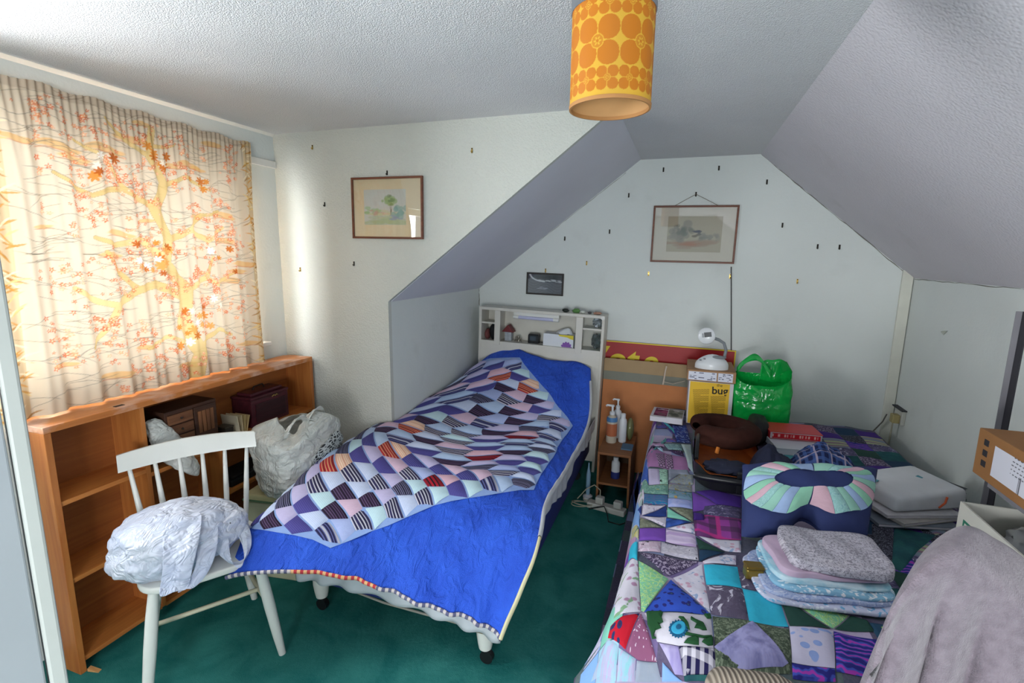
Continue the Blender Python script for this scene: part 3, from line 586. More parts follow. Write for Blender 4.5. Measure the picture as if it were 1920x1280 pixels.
# hexagon corners must sit at 30, 90, ... degrees
hexo = []
for i in range(rings+1):
    for k in range(72):
        a = 2*math.pi*k/72; b = ((a+math.pi/6) % (math.pi/3))-math.pi/6; r = .872/math.cos(b)*i/rings; hexo.append((r*math.cos(a), r*math.sin(a)))
hexo = np.array(hexo); hf = [(i*72+k, i*72+(k+1) % 72, (i+1)*72+(k+1) % 72, (i+1)*72+k) for i in range(rings) for k in range(72)]
sheet_mesh('pale_panel', hexo, hf, np.full(len(hexo), .003), m_pale, qb)
darks = [fabric('stripe_navy_white', 'stripe', '23203f', 'b9b7c4', '2d2a55', .75), fabric('stripe_navy_blue', 'stripe', '252347', '5a5f92', 'c0c0cc', .85), fabric('purple_plain', 'fine', '474184', '5d5a9e', 'ffffff', 1), fabric('stripe_plum', 'stripe', '2c1e34', '5a4668', '1d1526', 1.), fabric('stripe_ink', 'stripe', '272540', '787692', '17152c', 1.2), fabric('purple_fine', 'fine', '3c3a78', '6d6bb0', 'ffffff', .8)]
reds = [fabric('stripe_red_gold', 'stripe', 'a52430', 'd0906c', '7d1824', .7), fabric('stripe_red_black', 'stripe', 'a01e2c', '241520', '7d1824', .55)]
lights = [fabric('light_blue_fine', 'fine', 'bcc8e6', 'd5def0', 'ffffff', 1), fabric('light_lilac', 'plain', 'c0b8dc'), fabric('light_mint', 'fine', 'b4d2de', 'd0e6e6', 'ffffff', 1), fabric('light_ice', 'plain', 'b2c8e8'), fabric('light_pink', 'plain', 'd3b6cc'), fabric('light_periwinkle', 'plain', 'a9b6e2')]
peach = [fabric('peach_stripe', 'stripe', 'e0b79c', 'eed3c0', 'd39a80', 1.), fabric('pink_plain', 'plain', 'd8b0c0')]
gsp = .1508; sh = gsp/g3; N = 6; rr = random.Random(11)
e1 = np.array([g3/2, -.5])*gsp; e2 = np.array([0, 1.])*gsp
def trap(c, ang, flip, m, scale=.985):
    # half hexagon: long edge on the split line, short edge out
    ca, sa = math.cos(ang), math.sin(ang); nA, nB = 8, 4; v = []; offs = []; uv = []
    for j in range(nB+1):
        tt = j/nB; hw = sh*(1-.5*tt)*scale; yy_ = (.004+tt*(g3/2*sh-.004))*scale
        for i in range(nA+1):
            s_ = -1+2*i/nA; lx, ly = s_*hw, flip*yy_; v.append((c[0]+lx*ca-ly*sa, c[1]+lx*sa+ly*ca)); uv.append((lx, yy_))
            edge = min(1-abs(s_), tt, 1-tt); offs.append(.0035+.006*min(1, edge*3.2)**.6)
    f = [(j*(nA+1)+i, j*(nA+1)+i+1, (j+1)*(nA+1)+i+1, (j+1)*(nA+1)+i) for j in range(nB) for i in range(nA)]
    if flip < 0: f = [q[::-1] for q in f]
    return sheet_mesh('patch', np.array(v), f, np.array(offs), m, qb, uv)
for i in range(-N, N+1):
    for j in range(-N, N+1):
        if max(abs(i), abs(j), abs(i-j)) > N: continue
        c = e1*i+e2*j; an = math.degrees(math.atan2(c[1], c[0]))
        if -30.5 <= an < 89.5: ang, fl = 0., -1
        elif -150.5 <= an < -30.5: ang, fl = math.radians(-60), -1
        else: ang, fl = math.radians(60), -1
        if (i*3+j*5+rr.randint(0, 2)) % 9 == 0: dm, lm = rr.choice(reds), rr.choice(peach)
        else: dm, lm = rr.choice(darks), rr.choice(lights)
        if c[0] < -.62: continue
        trap(c, ang, fl, dm); trap(c, ang, -fl, lm)
# binding along the hems
t = NT('striped_binding'); v = t.coord('UV'); s_ = t.n('ShaderNodeSeparateXYZ', {0: v}).outputs[0]; blk = t.math('MULTIPLY', t.ramp(s_, .24, .245), t.math('SUBTRACT', 1., t.ramp(s_, .58, .585)))
t.put(t.b.inputs['Base Color'], t.mix(t.ramp(t.math('SINE', t.math('MULTIPLY', s_, 260.)), -.2, .2), t.mix(blk, lin('c3b9b8'), lin('b5303a')), t.mix(blk, lin('5a5a78'), lin('d8a878')))); t.b.inputs['Roughness'].default_value = .8; m_bind = t.m
def binding(path, name, m, r=.007):
    P3 = quilt_pt(np.array(path), np.zeros(len(path))); v = []; f = []; uv = []; s = 0; n = 8; pr = None
    for i, p in enumerate(P3):
        p = Vector(p); d = (Vector(P3[min(i+1, len(P3)-1)])-Vector(P3[max(i-1, 0)])).normalized(); u = Vector((0, 0, 1)); u = (u-d*u.dot(d)).normalized(); w = d.cross(u); s += (p-pr).length if pr else 0; pr = p
        for k in range(n): a = 2*math.pi*k/n; v.append(p+(u*math.cos(a)*1.2+w*math.sin(a)*.8)*r); uv.append((s, k/n*.05))
    for i in range(len(P3)-1):
        for k in range(n): f.append((i*n+k, i*n+(k+1) % n, (i+1)*n+(k+1) % n, (i+1)*n+k))
    meshuv(name, v, f, uv, m, qb)
binding([(p, -1.12) for p in np.linspace(-.50, 1.0, 90)], 'foot_binding', m_bind)
binding([(1.0, q) for q in np.linspace(-1.12, -.70, 24)], 'corner_binding', mat('binding_cream', 'cfc9a0', .8), .008)
binding([(1.0, q) for q in np.linspace(-.70, 1.0, 90)], 'side_binding', mat('binding_pale', 'b9bcc0', .8), .011)
pl = MB().ball((-1.03, 3.33, .64), (.40, .17, .085), 32, 16, e=.8).build('pillow', m_sheet, smooth=True); tag(pl, 'white pillow under the quilt at the headboard', 'pillow')

# ------------------------------------------------------------------ shelved headboard
m_hb = mat('headboard_cream_laminate', 'cfccc2', .45, .03)
ha = math.radians(1.6); HT = frame((-1.476, 3.55, 1.214), (math.cos(ha), 0, -math.sin(ha)), (0, 1, 0), (math.sin(ha), 0, math.cos(ha)))
def hl(x, y, z): return tuple(HT @ Vector((x, y, z)))
hb = thing('shelf_headboard', 'cream laminate headboard with open shelf and small side compartments', 'headboard', (-1.0, 3.64, 0))
HD = .165; HW = .967
MB().box(0, HW, 0, HD, -.022, 0, HT).build('top_board', m_hb, hb, bevel=.003)
for x in (0, HW-.02): MB().box(x, x+.02, 0, HD, -1.19, -.022, HT).build('side_board', m_hb, hb, bevel=.002)
MB().box(.02, HW-.02, HD-.008, HD, -.30, -.022, HT).build('back_panel', m_hb, hb)
MB().box(.02, HW-.02, .004, .022, -1.1, -.268, HT).build('lower_panel', m_hb, hb)
MB().box(.02, HW-.02, .0, HD-.008, -.276, -.258, HT).build('shelf', m_hb, hb)
for x0, x1 in ((.13, .175), (.762, .812)): MB().box(x0, x1, -.006, .012, -.285, -.022, HT).build('post', m_hb, hb, bevel=.002)
for x0, x1 in ((.145, .157), (.78, .792)): MB().box(x0, x1, .012, HD-.008, -.258, -.022, HT).build('partition', m_hb, hb)
for x0, x1, z in ((.02, .13, -.122), (.812, .947, -.105)): MB().box(x0, x1, .008, HD-.008, z-.006, z+.006, HT).build('small_shelf', m_hb, hb)
MB().tube([hl(HW-.014, -.001, -.016), hl(HW-.014, -.008, -.016)], .014, 18).build('corner_cap', m_wht, hb, smooth=True)
for z0, z1 in ((-.099, -.024), (-.256, -.112)): MB().box(.814, .945, .004, .007, z0, z1, HT).build('glass_door', m_pane, hb)
sl = thing('strip_light', 'slim strip light fixed under the headboard top', 'light', hl(.45, .03, -.06))
MB().tube([hl(.31, .03, -.062), hl(.585, .03, -.062)], .013, 16).build('tube', mat('tube_lilac', 'b9bbd6', .3), sl, smooth=True)
for x0, x1 in ((.272, .312), (.583, .625)): MB().tube([hl(x0, .03, -.062), hl(x1, .03, -.062)], .015, 16).build('end_cap', m_wht, sl, smooth=True)
MB().box(.272, .625, .028, .05, -.05, -.022, HT).build('holder', m_wht, sl)
zf = -.258
hs = thing('house_ornament', 'little house ornament with a dark red pitched roof on the headboard shelf', 'ornament', hl(.225, .07, zf))
MB().box(.195, .25, .05, .10, zf, zf+.075, HT).build('wall', mat('china_grey', '9aa0a6', .3, .2, 60), hs, bevel=.006)
MB().prism([(.172, .04, zf+.07), (.27, .04, zf+.07), (.258, .04, zf+.085), (.222, .04, zf+.128), (.185, .04, zf+.085)], (0, .07, 0), HT).build('roof', mat('roof_red', '6a2426', .5), hs, bevel=.004)
for k, (x, h_) in enumerate(((.285, .035), (.305, .045), (.318, .028))):
    o = MB().lathe([(.0, 0), (.012, 0), (.013, h_*.25), (.006, h_*.5), (.009, h_*.75), (.006, h_), (0, h_+.002)], hl(x, .07, zf), 14).build('pewter_figurine', mat('pewter', '8a857a', .3, .3, 80, metal=.7), smooth=True)
    tag(o, ('small pewter figurine next to the house ornament', 'middle and tallest pewter figurine on the headboard shelf', 'pewter figurine nearest the black clock')[k], 'figurine', 'pewter figurines')
ck = thing('digital_clock', 'small black digital clock on the headboard shelf', 'clock', hl(.43, .07, zf))
MB().prism([(.385, .05, zf), (.47, .05, zf), (.474, .05, zf+.06), (.465, .05, zf+.072), (.392, .05, zf+.072), (.385, .05, zf+.06)], (0, .05, 0), HT).build('case', mat('clock_black', '14171b', .3), ck, bevel=.004)
MB().box(.402, .450, .047, .051, zf+.022, zf+.056, HT).build('display', mat('clock_display', '3c4650', .15), ck)
MB().tube([hl(.47, .10, zf+.008), hl(.50, .09, zf+.006), hl(.52, .1, zf+.004)], .003, 6).build('lead', m_castor, ck)
tb = thing('tissue_box', 'white tissue box with purple and yellow flower print on the headboard shelf', 'tissue box', hl(.63, .05, zf))
m_tb = mat('tissue_card', 'd6dade', .6, .02)
MB().box(.515, .745, .018, .13, zf, zf+.092, HT).build('carton', m_tb, tb, bevel=.002)
def flower(cx_, cz_, r, col, name, half=True, n=11):
    P_ = []
    for k in range(n*6+1):
        a = math.pi*k/(n*6); rr_ = r*(.78+.22*abs(math.cos(a*n/2*1.0))); P_.append((cx_+rr_*math.cos(a), .0165, cz_+rr_*math.sin(a)))
    MB().prism(P_, (0, .001, 0), HT).build(name, mat(name+'_ink', col, .6), tb)
flower(.695, zf+.002, .042, '7d4fa0', 'purple_flower')
MB().prism([(.63, .0165, zf+.092), (.745, .0165, zf+.092), (.745, .0165, zf+.060), (.72, .0165, zf+.066), (.70, .0165, zf+.075), (.67, .0165, zf+.078), (.64, .0165, zf+.08)], (0, .001, 0), HT).build('yellow_flower', mat('yellow_ink', 'd3c22e', .6), tb)
def tissue(u, w):
    a = u*2*math.pi; r = .05*(1-w)**.7; return hl(.66+r*1.3*math.cos(a)+.03*w, .075+r*.6*math.sin(a), zf+.09+.048*w**.8+.006*math.sin(a*5)*(1-w))
MB().grid(tissue, 30, 10, True).build('tissue', mat('tissue_white', 'd0d4d8', .9), tb, smooth=True)
o = MB().ball(hl(.098, .08, -.262+.07), (.034, .05, .066), 18, 12, None, lambda d: 1+.18*fb(d*2)).build('black_pouch', mat('black_cloth', '101014', .8), smooth=True); tag(o, 'black cloth pouch in the headboard left lower compartment', 'pouch')
o = MB().ball(hl(.045, .08, -.262+.042), (.022, .04, .042), 16, 10, None, lambda d: 1+.15*fb(d*2)).build('red_purse', mat('dull_red_cloth', '6a3a38', .8), smooth=True); tag(o, 'dull red purse beside the black pouch in the headboard', 'purse')
for k, (z, lab) in enumerate(((-.098, 'silver ornament in the upper glazed headboard compartment'), (-.256, 'dark ornament in the lower glazed headboard compartment'))):
    o = MB().ball(hl(.90, .09, z+.036+.016*k), (.033, .03, .034+.016*k), 20, 14, None, lambda d: 1+.45*fb(d*3.1, 3)).build('cabinet_ornament', mat(('cut_silver', 'dark_pewter')[k], ('8c939c', '3d454a')[k], .25, .5, 90, metal=.5), smooth=True); tag(o, lab, 'ornament')
for k, (x, r, c, lab) in enumerate(((.665, (.026, .016, .013), '1d2420', 'small black toy on the headboard top'), (.745, (.028, .016, .016), '5c8a4c', 'green toy animal on the headboard top'), (.795, (.018, .013, .011), 'c8ccc4', 'little white toy on the headboard top'), (.845, (.014, .012, .008), '4a4a4a', 'tiny grey pebble on the headboard top'), (.90, (.032, .016, .010), 'a37a66', 'pinkish trinket at the right end of the headboard top'))):
    o = MB().ball(hl(x, .06, r[2]*.95), r, 16, 10, None, lambda d: 1+.3*fb(d*2.5+Vector((k, 0, 0)))).build('trinket', mat('trinket_%s' % c, c, .5), smooth=True); tag(o, lab, 'trinket', 'trinkets on the headboard')

# ------------------------------------------------------------------ painted panels (flat print as vertex colours)
def painted(name, P00, ex, ey, w, h, nx, ny, fn, parent, rough=.8):
    xs, ys = np.meshgrid(np.linspace(0, w, nx), np.linspace(0, h, ny)); img = fn(xs, ys)
    co = np.array(P00)[None]+xs.reshape(-1, 1)*np.array(ex)[None]+ys.reshape(-1, 1)*np.array(ey)[None]
    idx = np.arange(nx*ny).reshape(ny, nx); f = np.stack([idx[:-1, :-1], idx[:-1, 1:], idx[1:, 1:], idx[1:, :-1]], -1).reshape(-1, 4)
    me = bpy.data.meshes.new(name); me.from_pydata(co.tolist(), [], f.tolist()); ca = me.color_attributes.new('print', 'FLOAT_COLOR', 'POINT')
    ca.data.foreach_set('color', np.concatenate([img.reshape(-1, 3), np.ones((nx*ny, 1))], 1).astype(np.float32).ravel())
    if 'printed_%.2f' % rough not in MATS:
        n = NT('printed_paper'); n.put(n.b.inputs['Base Color'], n.n('ShaderNodeAttribute', attribute_name='print').outputs[0]); n.b.inputs['Roughness'].default_value = rough; n.b.inputs['Specular IOR Level'].default_value = .2; MATS['printed_%.2f' % rough] = n.m
    me.materials.append(MATS['printed_%.2f' % rough]); o = bpy.data.objects.new(name, me); return link(o, parent)
def canvas(xs, c): return np.ones(xs.shape+(3,))*np.array(lin(c)[:3])
def blobs(img, xs, ys, items, seed=1):
    rr = random.Random(seed)
    for cx_, cy_, rx, ry, col, n, a in items:
        for q in range(n):
            x, y, s_ = cx_+rr.gauss(0, rx*.5), cy_+rr.gauss(0, ry*.5), rr.uniform(.25, .6)
            m_ = np.clip((1-np.hypot((xs-x)/(rx*s_), (ys-y)/(ry*s_)))*4, 0, 1)*a; img[:] = img*(1-m_[..., None])+np.array(lin(col)[:3])*m_[..., None]
    return img
def wash1(xs, ys):       # tree, cottages and path
    i = canvas(xs, 'b9bdb8'); w, h = xs.max(), ys.max()
    return blobs(i, xs, ys, [(w*.5, h*.12, w*.5, h*.14, '9fae86', 26, .5), (w*.5, h*.3, w*.5, h*.08, 'b7b98c', 20, .5), (w*.15, h*.42, w*.16, h*.10, '8fae7c', 10, .7), (w*.25, h*.35, w*.14, h*.06, 'b98f86', 8, .6), (w*.62, h*.66, w*.13, h*.16, '86a267', 18, .7), (w*.64, h*.72, w*.10, h*.10, '5c7b4c', 8, .6), (w*.64, h*.42, w*.02, h*.18, '6e6a58', 6, .8), (w*.84, h*.38, w*.13, h*.16, '6f9a94', 16, .75), (w*.72, h*.2, w*.16, h*.06, '7f90a4', 10, .6), (w*.5, h*.34, w*.1, h*.05, 'c9a894', 6, .6)], 4)
def wash2(xs, ys):       # barn among trees in sepia
    i = canvas(xs, 'aaa28f'); w, h = xs.max(), ys.max()
    return blobs(i, xs, ys, [(w*.5, h*.25, w*.5, h*.12, '9c8674', 30, .5), (w*.4, h*.22, w*.3, h*.05, 'a4725c', 10, .5), (w*.28, h*.55, w*.16, h*.22, '7f7f78', 22, .6), (w*.28, h*.62, w*.12, h*.16, '626862', 10, .5), (w*.55, h*.58, w*.10, h*.06, '45485a', 12, .8), (w*.55, h*.44, w*.09, h*.07, '6f675c', 10, .7), (w*.72, h*.42, w*.12, h*.10, '7d8078', 14, .6), (w*.9, h*.42, w*.08, h*.12, '86867c', 10, .5), (w*.12, h*.42, w*.10, h*.10, '8d8a80', 10, .5)], 9)
def lake(xs, ys):        # black-and-white lake
    i = canvas(xs, '6c6e78'); w, h = xs.max(), ys.max(); i *= (1-.25*np.abs(np.sin(ys/h*22+3*np.sin(xs/w*9))))[..., None]
    m_ = np.clip((ys/h-.62-.10*np.sin(xs/w*5+1)-.07*np.abs(np.sin(xs/w*11)))*14, 0, 1)[..., None]; i = i*(1-m_)+np.array(lin('3d3f48')[:3])*m_
    r = np.abs(np.hypot((xs/w-.45)/.4, (ys/h-1.05)/.42)-1); i = np.where((r < .07)[..., None] & (xs/w < .5)[..., None], np.array(lin('c6cad0')[:3]), i)
    return blobs(i, xs, ys, [(w*.45, h*.66, w*.16, h*.05, 'c8ccd0', 12, .8), (w*.85, h*.66, w*.14, h*.06, 'b8bcc2', 10, .8), (w*.45, h*.25, w*.12, h*.06, 'a4a6b4', 10, .6), (w*.7, h*.9, w*.3, h*.1, '2c2e34', 12, .6)], 2)
def picture(name, label, x0, x1, z0, z1, Y, fw_, fm, mount, ax0, ax1, az0, az1, art, nx, ny, rz=0, tilt=0, cat='picture'):
    t = thing(name, label, cat, ((x0+x1)/2, Y, z0)); d = .016; T = Matrix.Translation(((x0+x1)/2, Y, (z0+z1)/2)) @ Matrix.Rotation(math.radians(rz), 4, 'Y') @ Matrix.Rotation(math.radians(tilt), 4, 'X')
    w, h = (x1-x0)/2, (z1-z0)/2
    for a, b, c, e in ((-w, w, h-fw_, h), (-w, w, -h, -h+fw_), (-w, -w+fw_, -h+fw_, h-fw_), (w-fw_, w, -h+fw_, h-fw_)): MB().box(a, b, -d, 0, c, e, T).build('frame_bar', fm, t, bevel=.002)
    MB().box(-w+fw_*.5, w-fw_*.5, -.006, -.001, -h+fw_*.5, h-fw_*.5, T).build('mount', mat(name+'_mount', mount, .9, .02), t)
    mx, mz = (x0+x1)/2, (z0+z1)/2; R3 = T.to_3x3()
    painted('print', tuple(T @ Vector((ax0-mx, -.0068, az0-mz))), tuple(R3 @ Vector((1, 0, 0))), tuple(R3 @ Vector((0, 0, 1))), ax1-ax0, az1-az0, nx, ny, art, t)
    MB().box(-w+fw_*.6, w-fw_*.6, -.0115, -.0105, -h+fw_*.6, h-fw_*.6, T).build('glass', m_pane, t); return t
m_frw = wood('frame_brown', '5e3322', '7a4730', 0, .4); m_frd = mat('frame_dark', '2c2622', .5)
a0 = atY(686, 422, C); a1 = atY(762, 354, C)
picture('watercolour_picture', 'brown framed watercolour of a tree with wide cream mount on the left wall', -1.768, -1.326, 1.686, 2.012, C-.003, .011, m_frw, 'cdbd9c', a0[0], a1[0], a0[2], a1[2], wash1, 90, 80, .6)
a0 = atY(1249, 472, D); a1 = atY(1356, 405, D)
p2 = picture('sepia_picture', 'brown framed sepia drawing of a barn hanging on the gable wall', -.233, .320, 1.568, 1.957, D-.003, .013, m_frw, 'c6c1b4', a0[0], a1[0], a0[2], a1[2], wash2, 110, 70, .6)
hk = atY(1305, 364, D-.012)
MB().tube([(-.095, D-.012, 1.955), tuple(hk), (.19, D-.012, 1.953)], .0016, 6).build('hanging_string', mat('string_brown', '6a5a48', .8), p2)
picture('lake_photograph', 'small black framed monochrome lake photograph above the headboard', -1.158, -.863, 1.305, 1.474, D-.003, .012, m_frd, '70727a', -1.146, -.875, 1.318, 1.462, lake, 110, 64, 1.2, cat='photograph')
tag(bpy.data.objects['watercolour_picture'], None, 'picture')

# ------------------------------------------------------------------ picture hooks left in the walls
HK = [(586, 276, 'c', 'brass', 'lone picture hook high on the left wall near the window'), (885, 282, 'c', 'brass', 'brass picture hook on the left wall to the upper right of the watercolour'), (609, 383, 'c', 'dark', 'dark picture hook on the left wall beside the watercolour'), (563, 505, 'c', 'brass', 'picture hook lowest on the left wall near the window'), (664, 494, 'c', 'dark', 'dark picture hook on the left wall below the watercolour'), (726, 324, 'c', 'dark', 'dark hook carrying the watercolour picture'),
      (1305, 364, 'b', 'dark', 'dark hook carrying the sepia picture string'), (1023, 507, 'b', 'brass', 'brass hook carrying the small lake photograph'), (1244, 318, 'b', 'dark', 'picture hook near the gable wall ceiling, left of two'), (1348, 315, 'b', 'dark', 'picture hook near the gable wall ceiling, right of two'), (1438, 341, 'b', 'dark', 'picture hook close under the right roof slope'), (1179, 366, 'b', 'dark', 'picture hook upper left of the sepia picture'), (1143, 434, 'b', 'dark', 'dark picture hook left of the sepia picture'), (1059, 447, 'b', 'dark', 'tiny hook close under the left roof slope'), (1100, 493, 'b', 'brass', 'small brass hook to the right of the lake photograph'), (1216, 513, 'b', 'brass', 'brass cup hook below the left corner of the sepia picture'), (1369, 518, 'b', 'brass', 'brass cup hook below the right corner of the sepia picture'), (1467, 422, 'b', 'dark', 'dark picture hook right of the sepia picture'), (1533, 462, 'b', 'dark', 'left of two close hooks below the right roof slope'), (1574, 463, 'b', 'dark', 'right of two close hooks below the right roof slope'), (1495, 527, 'b', 'brass', 'hook lowest on the right half of the gable wall')]
m_hookd = mat('hook_dark', '2e2a24', .4, metal=.6)
for x, y, wl, fn, lab in HK:
    p = atY(x, y, (C if wl == 'c' else D)-.001); m_ = m_brass if fn == 'brass' else m_hookd; s_ = 1.0 if wl == 'c' else 1.25
    t = thing('picture_hook', lab, 'hook', tuple(p), 'picture hooks'); X_, Y_, Z_ = p
    MB().box(X_-.004*s_, X_+.004*s_, Y_-.002, Y_, Z_-.012*s_, Z_+.012*s_).build('plate', m_, t)
    MB().tube([(X_, Y_-.002, Z_-.004*s_), (X_, Y_-.007*s_, Z_-.012*s_), (X_, Y_-.011*s_, Z_-.010*s_), (X_, Y_-.012*s_, Z_-.003*s_)], .0022*s_, 6).build('hook', m_, t, smooth=True)
    MB().tube([(X_, Y_-.004, Z_+.009*s_), (X_, Y_, Z_+.007*s_)], .0026*s_, 8).build('nail', m_hookd, t)
a_ = atY(1371, 500, D-.006); b_ = atY(1371, 668, D-.006)
o = MB().tube([tuple(a_), tuple((a_+b_)/2), tuple(b_), (b_[0], D-.006, .62)], .0035, 8).build('hanging_cord', mat('cord_dark', '3c3c3c', .6)); tag(o, 'thin dark cord hanging straight down from the sepia picture corner', 'cord')

# ------------------------------------------------------------------ pendant lampshade
LC = (-.197, 1.292); LR = .0965; LZ0, LZ1, LZ2 = 1.958, 2.172, 2.222
lp = thing('pendant_lampshade', 'drum lampshade printed with orange four-petal flowers hanging from the ceiling', 'lampshade', (LC[0], LC[1], H))
def shade():
    nt, nz = 420, 170; th, zz = np.meshgrid(np.linspace(0, 2*np.pi, nt, endpoint=False), np.linspace(0, 1, nz)); img = np.ones((nz, nt, 3))*np.array(lin('dcab34')[:3])
    hgt = LZ1-LZ0; circ = 2*np.pi*LR
    def rowp(v0, v1, cnt, ph):
        tw = circ/cnt; u = (((th+ph)/(2*np.pi)*cnt) % 1-.5)*tw; v = (zz-(v0+v1)/2)*hgt; hh = (v1-v0)*hgt/2; inside = np.abs(v) < hh; m_ = np.zeros_like(u); r = min(tw, hh*2)/2
        for sx in (-1, 1):
            for sy in (-1, 1):
                cx_, cy_ = sx*tw*.25, sy*hh*.5; du, dv = (u-cx_)/(tw*.242), (v-cy_)/(hh*.485); m_ = np.maximum(m_, ((np.abs(du)**2.15+np.abs(dv)**2.15) < 1))
        d = np.hypot(u/(tw/2), v/hh); m_ = np.where(d < .30, 0, m_); m_ = np.where((d < .26) & (d > .13+.06*np.cos(6*np.arctan2(v/hh, u/(tw/2)))), .8, m_); m_ = np.where(d < .07, 1, m_); return (m_*inside)[..., None]
    for v0, v1, cnt, ph in ((.075, .315, 12, .2), (.315, .80, 6, .2), (.80, 1.04, 12, .2)):
        m_ = rowp(v0, v1, cnt, ph); img = img*(1-m_)+np.array(lin('c8760c')[:3])*m_
    img = np.where((zz < .035)[..., None], np.array(lin('b07b45')[:3]), img)
    pts = np.stack([LC[0]+LR*np.cos(th), LC[1]+LR*np.sin(th), LZ0+zz*hgt], -1).reshape(-1, 3); idx = np.arange(nt*nz).reshape(nz, nt); i2 = np.roll(idx, -1, 1)
    f = np.stack([idx[:-1], i2[:-1], i2[1:], idx[1:]], -1).reshape(-1, 4); me = bpy.data.meshes.new('drum'); me.from_pydata(pts.tolist(), [], f.tolist()); me.polygons.foreach_set('use_smooth', [True]*len(f))
    ca = me.color_attributes.new('print', 'FLOAT_COLOR', 'POINT'); ca.data.foreach_set('color', np.concatenate([img.reshape(-1, 3), np.ones((nt*nz, 1))], 1).astype(np.float32).ravel())
    n = NT('shade_print'); at = n.n('ShaderNodeAttribute', attribute_name='print'); n.put(n.b.inputs['Base Color'], at.outputs[0]); n.b.inputs['Roughness'].default_value = .6; tl = n.n('ShaderNodeBsdfTranslucent', {'Color': at.outputs[0]})
    mx = n.n('ShaderNodeMixShader', {0: .12, 1: n.b.outputs[0], 2: tl.outputs[0]}); n.t.links.new(mx.outputs[0], n.t.nodes['Material Output'].inputs[0]); me.materials.append(n.m); return link(bpy.data.objects.new('drum', me), lp)
shade()
MB().lathe([(LR-.002, LZ0), (LR-.002, LZ1)], (LC[0], LC[1], 0), 64).v
mb = MB(); mb.grid(lambda u, w: (LC[0]+(LR-.0025)*math.cos(u*2*math.pi), LC[1]+(LR-.0025)*math.sin(u*2*math.pi), LZ0+w*(LZ1-LZ0)), 72, 4, True); mb.build('lining', mat('lining_tan', 'c99a66', .8), lp, smooth=True)
mb = MB()
for k in range(65): pass
mb.lathe([(LR+.001, LZ0-.002), (LR+.0015, LZ0+.006), (LR-.004, LZ0+.006), (LR-.004, LZ0-.002)], (LC[0], LC[1], 0), 72, close=True).build('bottom_rim', mat('rim_tan', 'b27e4a', .7), lp, smooth=True)
mb = MB(); mb.grid(lambda u, w: (LC[0]+(LR+.0012+.0012*math.cos(u*2*math.pi*90))*math.cos(u*2*math.pi), LC[1]+(LR+.0012+.0012*math.cos(u*2*math.pi*90))*math.sin(u*2*math.pi), LZ1-.004+w*(LZ2-LZ1)), 540, 3, True); mb.build('ribbed_band', mat('band_grey', '74777c', .4), lp, smooth=True)
MB().tube([(LC[0], LC[1], H), (LC[0], LC[1], 2.12)], .004, 8).lathe([(.0, 2.05), (.018, 2.055), (.02, 2.12), (.008, 2.13), (0, 2.131)], (LC[0], LC[1], 0), 20).build('lamp_holder', m_wht, lp, smooth=True)
MB().tube([(LC[0]-LR, LC[1], LZ2-.008), (LC[0]+LR, LC[1], LZ2-.008)], .002, 6).tube([(LC[0], LC[1]-LR, LZ2-.008), (LC[0], LC[1]+LR, LZ2-.008)], .002, 6).build('spider', m_wht, lp)
MB().lathe([(0, H-.028), (.03, H-.026), (.045, H-.008), (.045, H-.0)], (LC[0], LC[1], 0), 28).build('ceiling_rose', m_wht, lp, smooth=True)

# ------------------------------------------------------------------ red board and card portfolio against the back wall
po = thing('red_sign_board', 'red board edged in yellow with large yellow lettering behind the portfolio', 'sign', (-.07, D-.02, .0))
PA = math.radians(.9); PT = frame((-.72, D-.026, .988), (math.cos(PA), 0, -math.sin(PA)), (0, 1, 0), (math.sin(PA), 0, math.cos(PA)))
m_red = mat('sign_red', '9c1418', .45, .04); m_yel = mat('sign_yellow', 'd8c02a', .5, .04)
MB().box(0, 1.10, .002, .010, -.60, 0, PT).build('panel', m_red, po)
for q in ((0, 1.10, -.008, 0), (1.092, 1.10, -.60, -.008)): MB().box(q[0], q[1], 0, .002, q[2], q[3], PT).build('edging', m_yel, po)
for chx, xx in (('V', .062), ('o', .222), ('t', .362), ('e', .472)):
    o = text('letter', chx, tuple(PT @ Vector((xx, 0.0015, -.208))), .235, m_yel, PT.to_3x3() @ Vector((1, 0, 0)), PT.to_3x3() @ Vector((0, 0, 1)), po, .0008, .12, .006)
pf = thing('card_portfolio', 'brown card portfolio with grey spine tape leaning on the back wall', 'portfolio', (-.23, 3.6, 0))
m_pfb = mat('portfolio_brown', 'ba7646', .7, .06); PX0, PX1 = -.528, .12
T_ = frame((0, 3.60, 0), (1, 0, 0), (0, 1, -.06), (0, .06, 1)) @ Matrix.Rotation(math.radians(.8), 4, 'Y')
MB().box(PX0, PX1, 0, .02, .02, .79, T_).build('board', m_pfb, pf, bevel=.002)
MB().box(PX0, PX1, -.001, .021, .762, .858, T_).build('top_strip', mat('portfolio_buff', 'a38a68', .8, .05), pf, bevel=.002)
MB().box(PX0, PX1, -.002, .0215, .700, .765, T_).build('spine_tape', mat('tape_grey', '77786c', .6, .06), pf, bevel=.001)
m_rib = mat('ribbon_pale', 'b8a898', .8)
rp = atY(1246, 700, 3.585)
MB().tube([(rp[0]+.01, 3.60, rp[2]+.05), (rp[0]+.005, 3.586, rp[2]+.02), (rp[0], 3.582, rp[2]-.03), (rp[0]-.006, 3.582, rp[2]-.08)], .006, 6, flat=.3).tube([(rp[0], 3.582, rp[2]-.06), (rp[0]+.06, 3.58, rp[2]-.068), (rp[0]+.14, 3.585, rp[2]-.04)], .006, 6, flat=.3).build('tie_ribbon', m_rib, pf, smooth=True)

